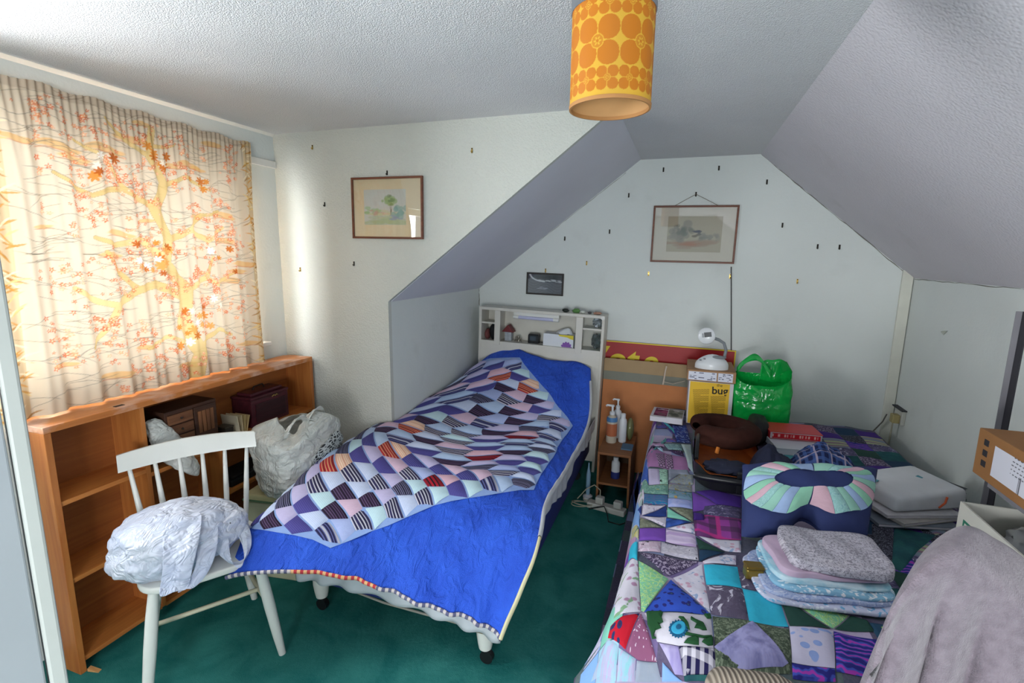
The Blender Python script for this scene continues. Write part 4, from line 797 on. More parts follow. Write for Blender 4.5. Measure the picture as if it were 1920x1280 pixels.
# ------------------------------------------------------------------ bedside table and what stands on it
m_bs = wood('bedside_oak', '7d4e2e', '96633c', 0, .5); bt = thing('bedside_table', 'small wooden bedside table with a lower shelf between the beds', 'table', (-.336, 3.27, 0))
TX0, TX1, TY0, TY1, TZ = -.452, -.240, 3.08, 3.46, .358
MB().box(TX0, TX1, TY0, TY1, TZ-.016, TZ).build('top', m_bs, bt, bevel=.002)
for x in (TX0, TX1-.014): MB().box(x, x+.014, TY0, TY1, 0, TZ-.016).build('side', m_bs, bt, bevel=.001)
MB().box(TX0+.014, TX1-.014, TY0+.004, TY1, .136, .150).build('lower_shelf', m_bs, bt)
MB().box(TX0+.014, TX1-.014, TY1-.008, TY1, .02, TZ-.016).build('back', mat('bedside_back', '3a2818', .8), bt)
def bottle(name, label, x, y, z0, r, h, cb_, ccap, pump=False, lab_=None, sy=1., T=None):
    t = thing(name, label, 'bottle', (x, y, z0))
    MB().lathe([(0, 0), (r*.92, 0), (r, .006), (r, h*.72), (r*.85, h*.80), (r*.42, h*.86), (r*.40, h*.9), (0, h*.9)], (x, y, z0), 24, sy=sy).build('body', cb_, t, smooth=True)
    if lab_: MB().lathe([(r*1.01, h*.22), (r*1.015, h*.23), (r*1.015, h*.60), (r*1.01, h*.61)], (x, y, z0), 24, sy=sy).build('wrap', lab_, t, smooth=True)
    if pump:
        MB().lathe([(r*.5, h*.88), (r*.5, h*.96), (r*.2, h*.98), (r*.2, h*1.12), (r*.36, h*1.13), (r*.36, h*1.17), (0, h*1.18)], (x, y, z0), 18).tube([(x, y, z0+h*1.15), (x-r*1.0, y-.004, z0+h*1.16), (x-r*1.15, y-.004, z0+h*1.13)], r*.2, 8).build('pump', ccap, t, smooth=True)
    else: MB().lathe([(r*.62, h*.82), (r*.62, h*.99), (r*.5, h*1.0), (0, h*1.0)], (x, y, z0), 20).build('cap', ccap, t, smooth=True)
    return t
m_pw = mat('bottle_white', 'cfd2d6', .35, .03); m_amb = mat('bottle_amber_wrap', 'a8603f', .4, .12); m_clr = mat('bottle_frost', 'b9b0a0', .3, .1)
b1 = bottle('lotion_bottle', 'pump bottle with a red-brown wrap and blue top label on the bedside table', -.395, 3.29, TZ, .036, .222, m_clr, m_pw, True, m_amb)
MB().lathe([(.0355, .148), (.0365, .149), (.0365, .162), (.0330, .176), (.031, .178)], (-.395, 3.29, TZ), 24).build('blue_label', mat('label_blue', '4a78a8', .5), b1, smooth=True)
bottle('tall_pump_bottle', 'tall plain white pump bottle behind the others on the bedside table', -.372, 3.40, TZ, .030, .235, m_pw, m_pw, True)
bottle('spray_bottle', 'slim white capped bottle on the bedside table', -.325, 3.32, TZ, .027, .20, m_pw, m_pw)
o = MB().ball((-.279, 3.37, TZ+.080), (.026, .055, .080), 20, 14).build('green_jar', mat('olive_glass', '6c6e48', .15, .1, spec=.6), smooth=True); tag(o, 'shiny olive green rounded jar at the back of the bedside table', 'jar')
o = MB().box(-.315, -.243, 3.17, 3.275, TZ, TZ+.008).build('blue_booklet', mat('booklet_blue', '4f6f8a', .6), bevel=.001); tag(o, 'thin blue booklet lying on the bedside table', 'booklet')
b = bottle('deodorant_bottle', 'white and navy bottle on the lower shelf of the bedside table', -.345, 3.19, .150, .028, .145, m_pw, m_pw); MB().lathe([(.0285, 0.0), (.029, .002), (.029, .045), (.0285, .046)], (-.345, 3.19, .150), 24).build('navy_band', m_navy, b, smooth=True)
# toothbrush and mains leads on the carpet
tbz = np.array([-.510, 3.11, 0.])
tt_ = thing('electric_toothbrush', 'pale blue electric toothbrush standing on its charger between the beds', 'toothbrush', (tbz[0], tbz[1], 0))
MB().lathe([(0, 0), (.03, 0), (.032, .03), (.014, .04), (.0, .04)], (tbz[0], tbz[1], .0), 22).build('charger', m_pw, tt_, smooth=True)
MB().lathe([(.012, .04), (.015, .07), (.015, .18), (.009, .215), (.005, .24), (.005, .262), (0, .263)], (tbz[0], tbz[1], .0), 18).build('handle', mat('brush_blue', '7d9db4', .4), tt_, smooth=True)
s0 = np.array([-.470, 3.025, .0]); s1 = np.array([-.270, 2.985, .0])
T_ = frame(((s0[0]+s1[0])/2, (s0[1]+s1[1])/2, 0), (Vector(s1)-Vector(s0)).normalized(), Vector((0, 0, 1)).cross((Vector(s1)-Vector(s0)).normalized()))
ps = thing('power_strip', 'white mains extension strip on the carpet between the beds', 'power strip', tuple(T_.translation)); m_pp = mat('plug_white', 'c3c2ba', .45)
MB().box(-.125, .125, -.03, .03, 0, .04, T_).build('body', m_pp, ps, bevel=.008)
for k, xx in enumerate((-.045, .075)):
    o = MB().box(xx-.026, xx+.026, -.024, .024, .041, .085, T_).build('mains_plug', m_pp, bevel=.008); tag(o, ('white plug on the left of the mains extension strip', 'white plug on the right of the mains extension strip')[k], 'plug')
m_lead = mat('lead_cream', 'aaa692', .6)
c0 = T_.translation
def loop(cx_, cy_, r, n=40, tw=2.3, z=.008, seed=0):
    rr = random.Random(seed); return [(cx_+r*(1+.25*math.sin(k*.37+seed))*math.cos(k/n*2*math.pi*tw+seed), cy_+r*.6*(1+.2*math.cos(k*.3))*math.sin(k/n*2*math.pi*tw+seed), z+.006+.006*math.sin(k*.5+seed)+.0006*k) for k in range(n)]
o = MB().tube(loop(tbz[0]-.02, tbz[1]-.12, .065), .0032, 6).build('white_lead', m_lead, smooth=True); tag(o, 'tangled cream mains lead on the carpet by the toothbrush', 'cable')
o = MB().tube([tuple(T_ @ Vector((-.045, 0, .085))), tuple(T_ @ Vector((-.045, .0, .13))), tuple(T_ @ Vector((-.09, .01, .15))), tuple(T_ @ Vector((-.15, .02, .10))), tuple(T_ @ Vector((-.20, .0, .03)))], .0035, 8).build('arched_lead', m_lead, smooth=True); tag(o, 'cream lead arching up from the left plug', 'cable')
o = MB().tube([tuple(T_ @ Vector((-.10, -.05, .006))), tuple(T_ @ Vector((.0, -.045, .05))), tuple(T_ @ Vector((.03, -.07, .02))), tuple(T_ @ Vector((.06, -.13, .006))), tuple(T_ @ Vector((.13, -.13, .006))), tuple(T_ @ Vector((.17, -.06, .006))), tuple(T_ @ Vector((.16, .0, .02)))], .0035, 8).build('black_lead', m_castor, smooth=True); tag(o, 'thin black lead looping in front of the mains strip', 'cable')

# ------------------------------------------------------------------ second bed under the patchwork quilt
Z2 = .55
def h2(x, y):
    d = max(0., -.098-x); k = 60 if y > 1.72 else 60-50*min(1, (1.72-y)/.40)**.7; z = Z2-k*d*d if d < .045 else Z2-k*.002025-(d-.045)*(k*.18)
    e = max(0., 1.40-y); z -= 1.1*e*e*4 if e < .12 else .0634+(e-.12)*1.15
    z -= .25*max(0., x-1.18)
    z += .0035*math.sin(x*31+y*9)+.003*math.sin(y*27-x*13)+.004*math.sin(x*11+2)*math.sin(y*7)
    return max(z, .03)
def hit2(px, py):
    d = ray(px, py); t_ = .6
    while t_ < 6:
        p = EYE+d*t_
        if p[2] < h2(p[0], p[1]): break
        t_ += .02
    if t_ >= 6 or p[0] < -.232 or p[1] > 3.64:      # sight line grazes past the edge: nearest approach
        best = min(((EYE+d*(.6+.02*k)) for k in range(250) if -.23 < (EYE+d*(.6+.02*k))[0] and (EYE+d*(.6+.02*k))[1] < 3.62), key=lambda q: q[2]-h2(q[0], q[1])); return best
    lo, hi = t_-.02, t_
    for _ in range(14):
        m_ = (lo+hi)/2; p = EYE+d*m_
        if p[2] < h2(p[0], p[1]): hi = m_
        else: lo = m_
    return EYE+d*hi
b2 = thing('double_divan', 'wide low bed hidden beneath the patchwork quilt', 'bed', (.55, 2.5, 0))
MB().box(-.085, 1.16, 1.46, 3.56, .03, .34).build('base', mat('divan_drab', '50506a', .9), b2, bevel=.02)
MB().box(-.088, 1.16, 1.46, 3.56, .34, .525).build('mattress', m_sheet, b2, bevel=.04)
q2 = thing('patchwork_quilt', 'patchwork quilt of blue, purple and floral squares on the right-hand bed', 'quilt', (.5, 2.4, Z2))
t = NT('dusky_patch_cloth'); v = t.coord('UV', (8.7, 8.7, 8.7)); fl = t.n('ShaderNodeVectorMath', {0: v}, operation='FLOOR').outputs[0]; wn = t.n('ShaderNodeTexWhiteNoise', {'Vector': fl}).outputs[0]
cr = t.n('ShaderNodeValToRGB', {0: wn}); cr.color_ramp.interpolation = 'CONSTANT'
for k, c in enumerate(('34314f', '254a4a', '6d5a94', '8c9cc8', '27364a', 'b6a8c8', '3c5a50', '463a5e')):
    e_ = cr.color_ramp.elements[k] if k < 2 else cr.color_ramp.elements.new(k/8); e_.position = k/8; e_.color = lin(c)
t.put(t.b.inputs['Base Color'], t.mix(t.math('MULTIPLY', t.noise(v, 14, 3, 0, 1.), .5), cr.outputs[0], lin('8a8298'))); t.b.inputs['Roughness'].default_value = .85; m_dusk = t.m
nx_, ny_ = 110, 190; xs = np.concatenate([np.linspace(-.235, -.09, 50), np.linspace(-.075, 1.20, nx_-50)]); ys = np.linspace(.93, 3.575, ny_)
vv = [(x, y, h2(x, y)) for y in ys for x in xs]; idx = np.arange(nx_*ny_).reshape(ny_, nx_); fq = np.stack([idx[:-1, :-1], idx[:-1, 1:], idx[1:, 1:], idx[1:, :-1]], -1).reshape(-1, 4); fq = [list(a) for a in fq if not (vv[a[0]][1] < 1.19 and vv[a[0]][0] > .10)]
o = meshuv('backing_cloth', vv, fq, [(a[0], a[1]) for a in vv], m_dusk, q2); q = o.modifiers.new('thickness', 'SOLIDIFY'); q.thickness = .008; q.offset = -1
ZA, ZB, ZC, ZF, ZG, ZK = ((1100, 1000, .21875), (1100, 880, .15625), (1180, 780, .15625), (1380, 980, .17708), (1400, 900, .2968), (1100, 1120, .20833))
def patch2(zm, poly, m, off=0., name='patch'):
    pts = [hit2(zm[0]+zm[2]*x, zm[1]+zm[2]*y) for x, y in poly]; bm = bmesh.new(); c = np.mean(pts, 0)
    f = bm.faces.new([bm.verts.new((c[0]+(p[0]-c[0])*1.012, c[1]+(p[1]-c[1])*1.012, 0)) for p in pts]); bmesh.ops.triangulate(bm, faces=[f])
    for _ in range(3): bmesh.ops.subdivide_edges(bm, edges=bm.edges[:], cuts=1, use_grid_fill=True)
    bmesh.ops.triangulate(bm, faces=bm.faces[:])
    for v in bm.verts: v.co.z = h2(v.co.x, v.co.y)+off+(.0025 if v.is_boundary else .0075)
    bmesh.ops.recalc_face_normals(bm, faces=bm.faces)
    if sum(fc.normal.z for fc in bm.faces) < 0: bmesh.ops.reverse_faces(bm, faces=bm.faces)
    bm.verts.index_update(); V = [tuple(v.co) for v in bm.verts]; Fc = [tuple(v.index for v in fc.verts) for fc in bm.faces]; bm.free()
    return meshuv(name, V, Fc, [(p[0], p[1]+.6*(Z2-p[2])) for p in V], m, q2)
F = fabric
fb_ = dict(blue=F('f_blue_swirl', 'swirl', '3558b8', '5f86d8', '2a3f8c', 3), lilac=F('f_lilac', 'plain', 'c9bfe0'), mintblk=F('f_mint_black', 'ditsy', '9cc8b4', 'b4dcc8', '2c3434', .9), sage=F('f_sage', 'ditsy', '6d9a90', '8cb4a4', 'b0b060', .8), turq=F('f_turq', 'swirl', '2f6fa8', '3f9aa0', '8a3fa0', 2.5),
    cream=F('f_cream', 'ditsy', 'd6cede', 'e2dcea', 'b4a8c4', .9), navy=F('f_navy', 'plain', '2c4288'), bluelil=F('f_bluelil', 'blotch', '8fa4dc', 'b4bce4', 'a0a0d8'), multi=F('f_multi', 'floral', '7fa0b8', '4d8a80', 'b89a60', .8), greyg=F('f_greygreen', 'ditsy', '8a94a0', 'a0a498', '8c8460', .7), mint=F('f_mint', 'plain', '86cdb8'), olive=F('f_olive', 'ditsy', '7c8070', '8f9480', '686c58'),
    bluechk=F('f_bluecheck', 'blotch', '27407c', '3f62b8', '30509c', 2), violet=F('f_violet', 'plain', '7d50b4'), lavstripe=F('f_lavstripe', 'stripe', 'b49cc8', 'ccbcd8', 'c8b8d8', .35), sky=F('f_sky', 'plain', '86aee8'), yelfl=F('f_yellowfloral', 'floral', 'b8b48c', 'd0c040', '5a7a80', 1), cyan=F('f_cyan', 'plain', '38bcdc'), blkpink=F('f_blackpink', 'ditsy', 'c8b0c4', 'd8c8d8', '24222c', .55),
    blkwh=F('f_blackwhite', 'ditsy', 'b8b4c4', 'ccc8d4', '1d1c26', .55), dits=F('f_darkditsy', 'ditsy', '453a58', 'a89cb4', '383048', 1.3), dpurp=F('f_deeppurple', 'plain', '4c2f88'), plaidm=F('f_magentaplaid', 'plaid', '98449c', '44344c', 'c03a88', .42), darkfl=F('f_darkfloral', 'ditsy', '4c4868', '6c6488', 'b8b4cc', .6), dgreen=F('f_darkgreen', 'plain', '284a42'), gnavy=F('f_greennavy', 'plain', '24405c'), whfl=F('f_whitefloral', 'floral', 'd2cede', 'c8a0b8', '90a4c8', .6),
    gpais=F('f_greenpaisley', 'paisley', '7cc0a0', '94cc7c', 'd8e0c0', 1.2), bpais=F('f_bluepaisley', 'bigdots', '3656c0', '2a2c74', '3c5c6c', 1.7), greyfl=F('f_greyfloral', 'ditsy', '5a5268', '645c72', 'c8c4d4', .45), rose=F('f_rosebud', 'floral', 'dad6e4', 'b48cac', '86ac88', .5), redn=F('f_rednavy', 'bigdots', 'b8182c', '28305c', '3a2444', 1.9), mdots=F('f_mauvedots', 'dots', '8a5474', 'd0c0d0', '000000', 5.), hound=F('f_houndstooth', 'check', '1f1c48', 'd4d0dc', '000000', .85), whpur=F('f_whitepurple', 'blotch', 'c4bcdc', '8c80bc', 'b0a8cc', 1.3),
    olivd=F('f_oliveditsy', 'ditsy', '4f5c4c', '7d8874', '38443a', 1.1), lilstrip=F('f_lilacblotch', 'blotch', '9c9cd0', '5c609c', 'b8b0d0', 1.5), pblue=F('f_paleblue', 'ditsy', '9cbcd0', 'b0a8c8', '8cc0cc', .8), whdot=F('f_whitebluedots', 'bigdots', 'c6c2da', '8ea4da', '8ea4da', 1.15), swirl=F('f_purpleswirl', 'swirl', '2c2c80', '4456b8', 'a83fb0', 1.6), gdots=F('f_greendots', 'dots', '24445c', '7cb048', '000000', 1.6), dpais=F('f_darkpaisley', 'paisley', '2c2c38', '3c3c4c', '8c90a0', 1.4), dteal=F('f_darkteal', 'blotch', '1f4c54', '2c6464', '184048'), strp=F('f_palestripes', 'stripe', 'a0ac88', '8c6c80', '70809c', .3),
    aqua=F('f_aqua', 'plain', '54b8cc'), geo=F('f_greengeo', 'dots', '4c8c94', '8cc4b0', '000000', 3), orng=F('f_orangefloral', 'floral', '4c4c90', 'b06c40', '6c5090', 1), dkblue=F('f_bluefloral', 'floral', '2c3c88', '5c7cc8', '9cb0e0', .8), pink=F('f_pink', 'plain', 'b894b8'), plum=F('f_plumdots', 'dots', '3c2c4c', 'a08cb0', '000000', 3), lens=F('f_tealgrey', 'ditsy', '6c8c94', '88a4a4', '506c74', 1.3), mauve=F('f_mauve', 'plain', 'a878a8'), key=F('f_key', 'key', 'a888ac', '2c2c38', '000000', 1.1), palegr=F('f_palegreen', 'blotch', 'b0c4c4', 'a0b4c8', 'b8c4bc'), stone=F('f_stone', 'blotch', '98a0b8', '8c98ac', 'a0a0a4'))
P2 = [(ZB, [(655, 0), (735, 0), (740, 190), (640, 205), (560, 300), (575, 130)], 'blue'), (ZB, [(740, 0), (870, 0), (880, 180), (745, 190)], 'lilac'), (ZB, [(870, 0), (970, 0), (975, 180), (880, 180)], 'mintblk'), (ZB, [(745, 195), (975, 185), (975, 303), (700, 288), (640, 285), (645, 210)], 'sage'), (ZB, [(695, 297), (970, 312), (968, 428), (682, 412)], 'turq'),
      (ZB, [(690, 320), (678, 428), (588, 458)], 'cream'), (ZB, [(630, 300), (690, 305), (585, 440), (560, 400)], 'navy'), (ZB, [(682, 420), (945, 437), (662, 556)], 'cream'), (ZB, [(955, 442), (955, 570), (665, 562)], 'navy'), (ZB, [(658, 440), (655, 556), (600, 520)], 'navy'), (ZB, [(978, 352), (1265, 382), (1268, 480), (975, 455)], 'bluelil'), (ZB, [(985, 252), (1260, 282), (1265, 378), (980, 345)], 'multi'), (ZB, [(985, 182), (1255, 182), (1260, 275), (985, 245)], 'greyg'),
      (ZB, [(970, 460), (968, 578), (1260, 636)], 'mint'), (ZB, [(1000, 460), (1270, 490), (1272, 632)], 'olive'), (ZB, [(655, 567), (953, 580), (943, 698)], 'cream'), (ZB, [(645, 580), (900, 700), (638, 708)], 'olive'), (ZB, [(957, 585), (1255, 640), (950, 703)], 'bluechk'), (ZB, [(635, 714), (943, 708), (948, 868), (630, 860)], 'violet'), (ZB, [(965, 710), (1280, 652), (1300, 778)], 'whfl'), (ZB, [(955, 717), (1300, 787), (1315, 938), (952, 873)], 'lavstripe'),
      (ZB, [(636, 566), (632, 716), (545, 718), (547, 590)], 'sky'), (ZB, [(628, 726), (622, 858), (535, 852), (540, 740)], 'yelfl'), (ZB, [(612, 880), (606, 1098), (497, 1112), (516, 960)], 'cyan'), (ZB, [(625, 872), (890, 872), (885, 1000), (622, 990)], 'blkpink'), (ZB, [(898, 876), (1322, 942), (1338, 1095), (893, 1006)], 'blkwh'), (ZB, [(625, 1004), (1340, 1108), (965, 1284)], 'dits'), (ZB, [(1268, 275), (1555, 430), (1278, 512)], 'violet'), (ZB, [(1282, 520), (1402, 545), (1410, 610), (1285, 612)], 'dpurp'), (ZB, [(1400, 445), (1560, 432), (1850, 470), (1850, 600), (1664, 575), (1410, 542)], 'darkfl'), (ZB, [(1288, 618), (1412, 612), (1412, 548), (1664, 580), (1850, 604), (1850, 850), (1664, 842), (1305, 798)], 'plaidm'), (ZB, [(1300, 270), (1560, 426), (1850, 462), (1850, 330), (1500, 250)], 'dpurp'),
      (ZB, [(1310, 815), (1660, 1000), (1350, 960)], 'dgreen'), (ZB, [(1348, 966), (1656, 1004), (1352, 1112)], 'gnavy'), (ZB, [(1345, 806), (1664, 852), (1850, 860), (1850, 1000), (1664, 985)], 'whfl'), (ZB, [(1395, 1108), (1664, 1030), (1790, 1040), (1790, 1150), (1400, 1136)], 'whfl'),
      (ZA, [(445, 240), (698, 395), (492, 676), (468, 668)], 'gpais'), (ZA, [(722, 402), (1055, 698), (495, 676)], 'bpais'), (ZA, [(742, 386), (985, 268), (1058, 688)], 'whfl'), (ZA, [(1005, 272), (1290, 292), (1328, 474), (1027, 444)], 'cyan'), (ZA, [(1032, 450), (1335, 482), (1382, 748), (1067, 698)], 'greyfl'), (ZA, [(436, 240), (460, 668), (232, 728), (255, 500), (335, 290)], 'rose'), (ZA, [(455, 688), (330, 998), (182, 900), (205, 800), (300, 718)], 'redn'), (ZA, [(466, 692), (600, 1105), (440, 1088), (335, 1008)], 'mdots'), (ZA, [(792, 974), (1090, 992), (1105, 1222), (832, 1222)], 'hound'), (ZA, [(620, 945), (788, 974), (828, 1220), (755, 1212)], 'whpur'), (ZA, [(175, 912), (262, 962), (250, 1270), (35, 1275)], 'pblue'), (ZA, [(275, 985), (420, 1080), (410, 1275), (258, 1275)], 'pblue'), (ZA, [(430, 1095), (600, 1112), (640, 1275), (415, 1275)], 'stone'), (ZA, [(650, 1110), (750, 1216), (820, 1275), (645, 1275)], 'sky'), (ZA, [(834, 1228), (1100, 1230), (1105, 1275), (840, 1275)], 'dteal'),
      (ZK, [(1136, 176), (1450, 214), (1816, 288), (1838, 600), (1820, 690), (1162, 755)], 'olivd'), (ZF, [(68, 702), (440, 764), (552, 1106), (142, 1050)], 'cyan'), (ZF, [(22, 495), (440, 752), (62, 690)], 'greyfl'), (ZF, [(455, 770), (1005, 1128), (572, 1098)], 'dgreen'), (ZF, [(475, 762), (1190, 986), (1020, 1124)], 'gpais'), (ZF, [(1212, 988), (1390, 1042), (1470, 1158), (1042, 1130)], 'dgreen'), (ZG, [(270, 927), (543, 957), (556, 1190), (287, 1153)], 'whdot'), (ZG, [(550, 958), (820, 1012), (860, 1278), (567, 1212)], 'swirl'), (ZG, [(287, 1160), (556, 1197), (560, 1278), (292, 1260)], 'swirl'), (ZG, [(762, 902), (880, 920), (950, 1060), (832, 1010)], 'gdots'),
      (ZG, [(790, 282), (928, 282), (918, 520), (800, 400)], 'dpais'), (ZG, [(932, 284), (1190, 352), (1080, 450), (970, 580), (918, 556)], 'dteal'), (ZG, [(1085, 262), (1330, 292), (1330, 332), (1195, 350)], 'strp'),
      (ZC, [(160, 168), (540, 158), (560, 232), (152, 222)], 'aqua'), (ZC, [(150, 226), (560, 238), (560, 272), (162, 260)], 'orng'), (ZC, [(168, 265), (440, 262), (440, 308), (172, 310)], 'geo'), (ZC, [(444, 276), (560, 280), (562, 318), (444, 310)], 'orng'), (ZC, [(510, 112), (680, 112), (740, 330), (572, 318)], 'dkblue'), (ZC, [(190, 316), (400, 318), (420, 372), (200, 344)], 'pink'), (ZC, [(185, 348), (400, 374), (390, 392), (190, 385)], 'plum'), (ZC, [(195, 390), (400, 396), (410, 440), (190, 440)], 'pblue'), (ZC, [(402, 335), (620, 350), (640, 418), (470, 405)], 'lens'), (ZC, [(470, 410), (640, 430), (665, 495), (560, 462)], 'plum'), (ZC, [(182, 448), (420, 446), (676, 502), (718, 678), (360, 618), (225, 620)], 'mauve'), (ZC, [(622, 342), (742, 346), (772, 688), (705, 612), (662, 432)], 'palegr'), (ZC, [(130, 335), (186, 345), (184, 630), (104, 652), (76, 440)], 'cream'), (ZC, [(98, 562), (98, 700), (14, 728)], 'violet'), (ZC, [(470, 640), (700, 652), (740, 738), (600, 700), (470, 780)], 'stone'), (ZC, [(600, 704), (765, 704), (768, 828), (475, 800)], 'greyg'), (ZC, [(150, 40), (235, 60), (320, 135), (170, 130)], 'stone'), (ZC, [(320, 120), (500, 110), (500, 150), (330, 150)], 'orng')]
for zm, poly, m in P2: patch2(zm, poly, fb_[m])
def rowpatch(x0, x1, y0, y1, m):
    n = 7; v = [(x0+(x1-x0)*i/(n-1), y0+(y1-y0)*j/(n-1)) for j in range(n) for i in range(n)]; f = [(j*n+i, j*n+i+1, (j+1)*n+i+1, (j+1)*n+i) for j in range(n-1) for i in range(n-1)]
    meshuv('patch', [(x, y, h2(x, y)+.0022) for x, y in v], f, [(x, y+.6*(Z2-h2(x, y))) for x, y in v], m, q2)
pal_ = ['pblue', 'rose', 'lilac', 'sky', 'whfl', 'mint', 'cream', 'violet', 'stone', 'palegr', 'whdot', 'bluelil', 'pink']
for k in range(20):
    y0 = 1.19+.119*k; near = max(0., min(1., (1.66-y0)/.4)); rowpatch(-.142-.02*near, -.106, y0+.001, y0+.118, fb_[pal_[(k*5) % 13]]); rowpatch(-.158-.055*near, -.143-.02*near, y0+.001, y0+.118, fb_[pal_[(k*7+3) % 13]])
for k in range(15):
    for c in range(5):
        x0, y0 = .615+.115*c, 1.66+.125*k; rowpatch(x0+.001, x0+.114, y0+.001, y0+.124, fb_[['dteal', 'dpais', 'dgreen', 'dpurp', 'darkfl', 'gnavy', 'swirl', 'dits', 'strp'][(k*4+c*7) % 9]])
patch2(ZK, [(1148, 462), (1490, 228), (1812, 605), (1760, 640), (1390, 678)], fb_['lilstrip'], .004)
patch2(ZC, [(305, 452), (420, 462), (440, 640), (350, 612)], fb_['key'], .004); patch2(ZC, [(425, 470), (510, 480), (535, 650), (450, 640)], fb_['key'], .004)
# leafy print patch: cloth plus appliqued leaves, stem and round flower
wl = patch2(ZA, [(500, 690), (1060, 706), (1083, 985), (790, 966), (605, 932)], F('f_white_leaf_ground', 'plain', 'd6d2de'))
lf = F('f_leaf_green', 'plain', '23502f'); lt = F('f_flower_cyan', 'plain', '3aa4cc'); ld = F('f_flower_teal', 'plain', '1d5a80')
for pl_, m in (([(510, 690), (655, 690), (640, 740), (655, 780), (620, 800), (640, 830), (590, 850), (570, 905), (600, 920), (560, 925), (545, 860), (520, 800)], lf), ([(780, 735), (830, 740), (870, 790), (885, 850), (850, 830), (820, 770)], lf), ([(890, 735), (930, 760), (1000, 790), (1030, 850), (990, 850), (960, 835), (920, 830), (940, 790), (890, 760)], lf), ([(845, 870), (900, 885), (1000, 905), (1075, 900), (1075, 915), (1000, 920), (900, 902), (840, 890)], lf), ([(860, 920), (930, 900), (960, 920), (960, 978), (920, 975), (830, 960)], lf), ([(1000, 930), (1080, 905), (1082, 980), (1040, 985), (985, 950)], lf), ([(1000, 712), (1060, 712), (1070, 750), (1030, 750)], lf)): patch2(ZA, pl_, m, .006, 'leaf_print')
def ringpoly(cx_, cy_, r, n, k=0., ph=0): return [(cx_+r*(1+(k if i % 2 else -k))*math.cos(2*math.pi*i/n+ph), cy_+r*.92*(1+(k if i % 2 else -k))*math.sin(2*math.pi*i/n+ph)) for i in range(n)]
patch2(ZA, ringpoly(785, 840, 78, 36, .10), ld, .005, 'flower_print'); patch2(ZA, ringpoly(785, 840, 64, 20), lt, .0075, 'flower_print'); patch2(ZA, ringpoly(785, 840, 24, 14), ld, .010, 'flower_print')

# ------------------------------------------------------------------ things on the right-hand bed
def slab(name, label, cat, c, sx, sy, sz, deg, m, pages=None, group=None, cover_extra=None, T=None):
    t = thing(name, label, cat, (c[0], c[1], c[2]), group); T = T or rotz(c, deg)
    if pages:
        MB().box(-sx/2, sx/2, -sy/2, sy/2, sz-.002, sz, T).box(-sx/2, sx/2, -sy/2, sy/2, 0, .002, T).box(-sx/2, -sx/2+.002, -sy/2, sy/2, .002, sz-.002, T).build('cover', m, t)
        MB().box(-sx/2+.002, sx/2-.003, -sy/2+.003, sy/2-.003, .002, sz-.002, T).build('pages', pages, t)
    else: MB().box(-sx/2, sx/2, -sy/2, sy/2, 0, sz, T).build('block', m, t, bevel=.002)
    if cover_extra: cover_extra(t, T)
    return t
m_page = mat('page_white', 'cfcbd2', .8, .04)
def phx(col1, col2, seed):
    def fn(xs, ys): i = canvas(xs, col1); w, h = xs.max(), ys.max(); return blobs(i, xs, ys, [(w*.5, h*.4, w*.4, h*.3, col2, 14, .6), (w*.5, h*.85, w*.3, h*.06, 'd8d4d8', 8, .8), (w*.4, h*.25, w*.3, h*.12, '5c5c58', 8, .5)], seed)
    return fn
p = hit2(1243, 772)
def ex1(t, T): R3 = T.to_3x3(); painted('cover_picture', tuple(T @ Vector((-.05, -.08, .0335))), tuple(R3 @ Vector((1, 0, 0))), tuple(R3 @ Vector((0, 1, 0))), .10, .17, 24, 36, phx('6d2c4c', '9c5070', 3), t)
slab('paperback', 'paperback with a plum red cover on the bed by the yellow box', 'book', (-.072, 3.335, .558), .135, .215, .032, -4, m_page, m_page, None, ex1)
def ex2(t, T): R3 = T.to_3x3(); painted('cover_picture', tuple(T @ Vector((-.066, -.08, .0395))), tuple(R3 @ Vector((1, 0, 0))), tuple(R3 @ Vector((0, 1, 0))), .132, .17, 30, 36, phx('8f8f86', '4c5048', 6), t)
slab('picture_book', 'book with a grey landscape photograph cover lying against the yellow box', 'book', (.004-.012, 3.30, .562), .0, .0, .0, 0, m_page) if False else None
slab('picture_book', 'book with a grey landscape photograph cover lying against the yellow box', 'book', (.040-.03, 3.22+.09, .560), .10, .20, .038, -3, m_page, m_page, None, lambda t, T: painted('cover_picture', tuple(T @ Vector((-.046, -.08, .0392))), tuple(T.to_3x3() @ Vector((1, 0, 0))), tuple(T.to_3x3() @ Vector((0, 1, 0))), .092, .17, 30, 36, phx('8f8f86', '4c5048', 6), t))
# boxes with the lamp on top
yb = thing('yellow_carton', 'yellow printed carton under the cardboard box on the bed', 'box', (.206, 3.42, .556))
YX0, YX1, YY0, YY1, YZ0, YZ1 = .076, .338, 3.27, 3.56, .558, .838
MB().box(YX0, YX1, YY0, YY1, YZ0, YZ1).build('carton', mat('carton_white', 'cdc9cc', .6, .03), yb, bevel=.002)
def yel(xs, ys):
    i = canvas(xs, 'dfb437'); w, h = xs.max(), ys.max()
    for col0, col1, top in ((.08, .50, .80), (.54, .92, .68)):
        for r_ in range(24):
            y0 = top-.026*r_; m_ = (np.abs(ys/h-(y0+(xs/w-col0)*.10)) < .0065) & (xs/w > col0+r_*.004) & (xs/w < (col1 if r_ % 6 != 5 else col0+.2)) & (y0 > .12); i = np.where(m_[..., None], np.array(lin('a07c28')[:3]), i)
    return i
painted('front_print', (YX0+.008, YY0-.0012, YZ0+.003), (1, 0, 0), (0, 0, 1), YX1-YX0-.030, YZ1-YZ0-.006, 130, 140, yel, yb, .55)
def dots(xs, ys):
    i = canvas(xs, 'c4bcc4'); w, h = xs.max(), ys.max(); return blobs(i, xs, ys, [(w*.5, h*q/5, w*.06, h*.03, '54506c', 3, .9) for q in range(5)], 3)
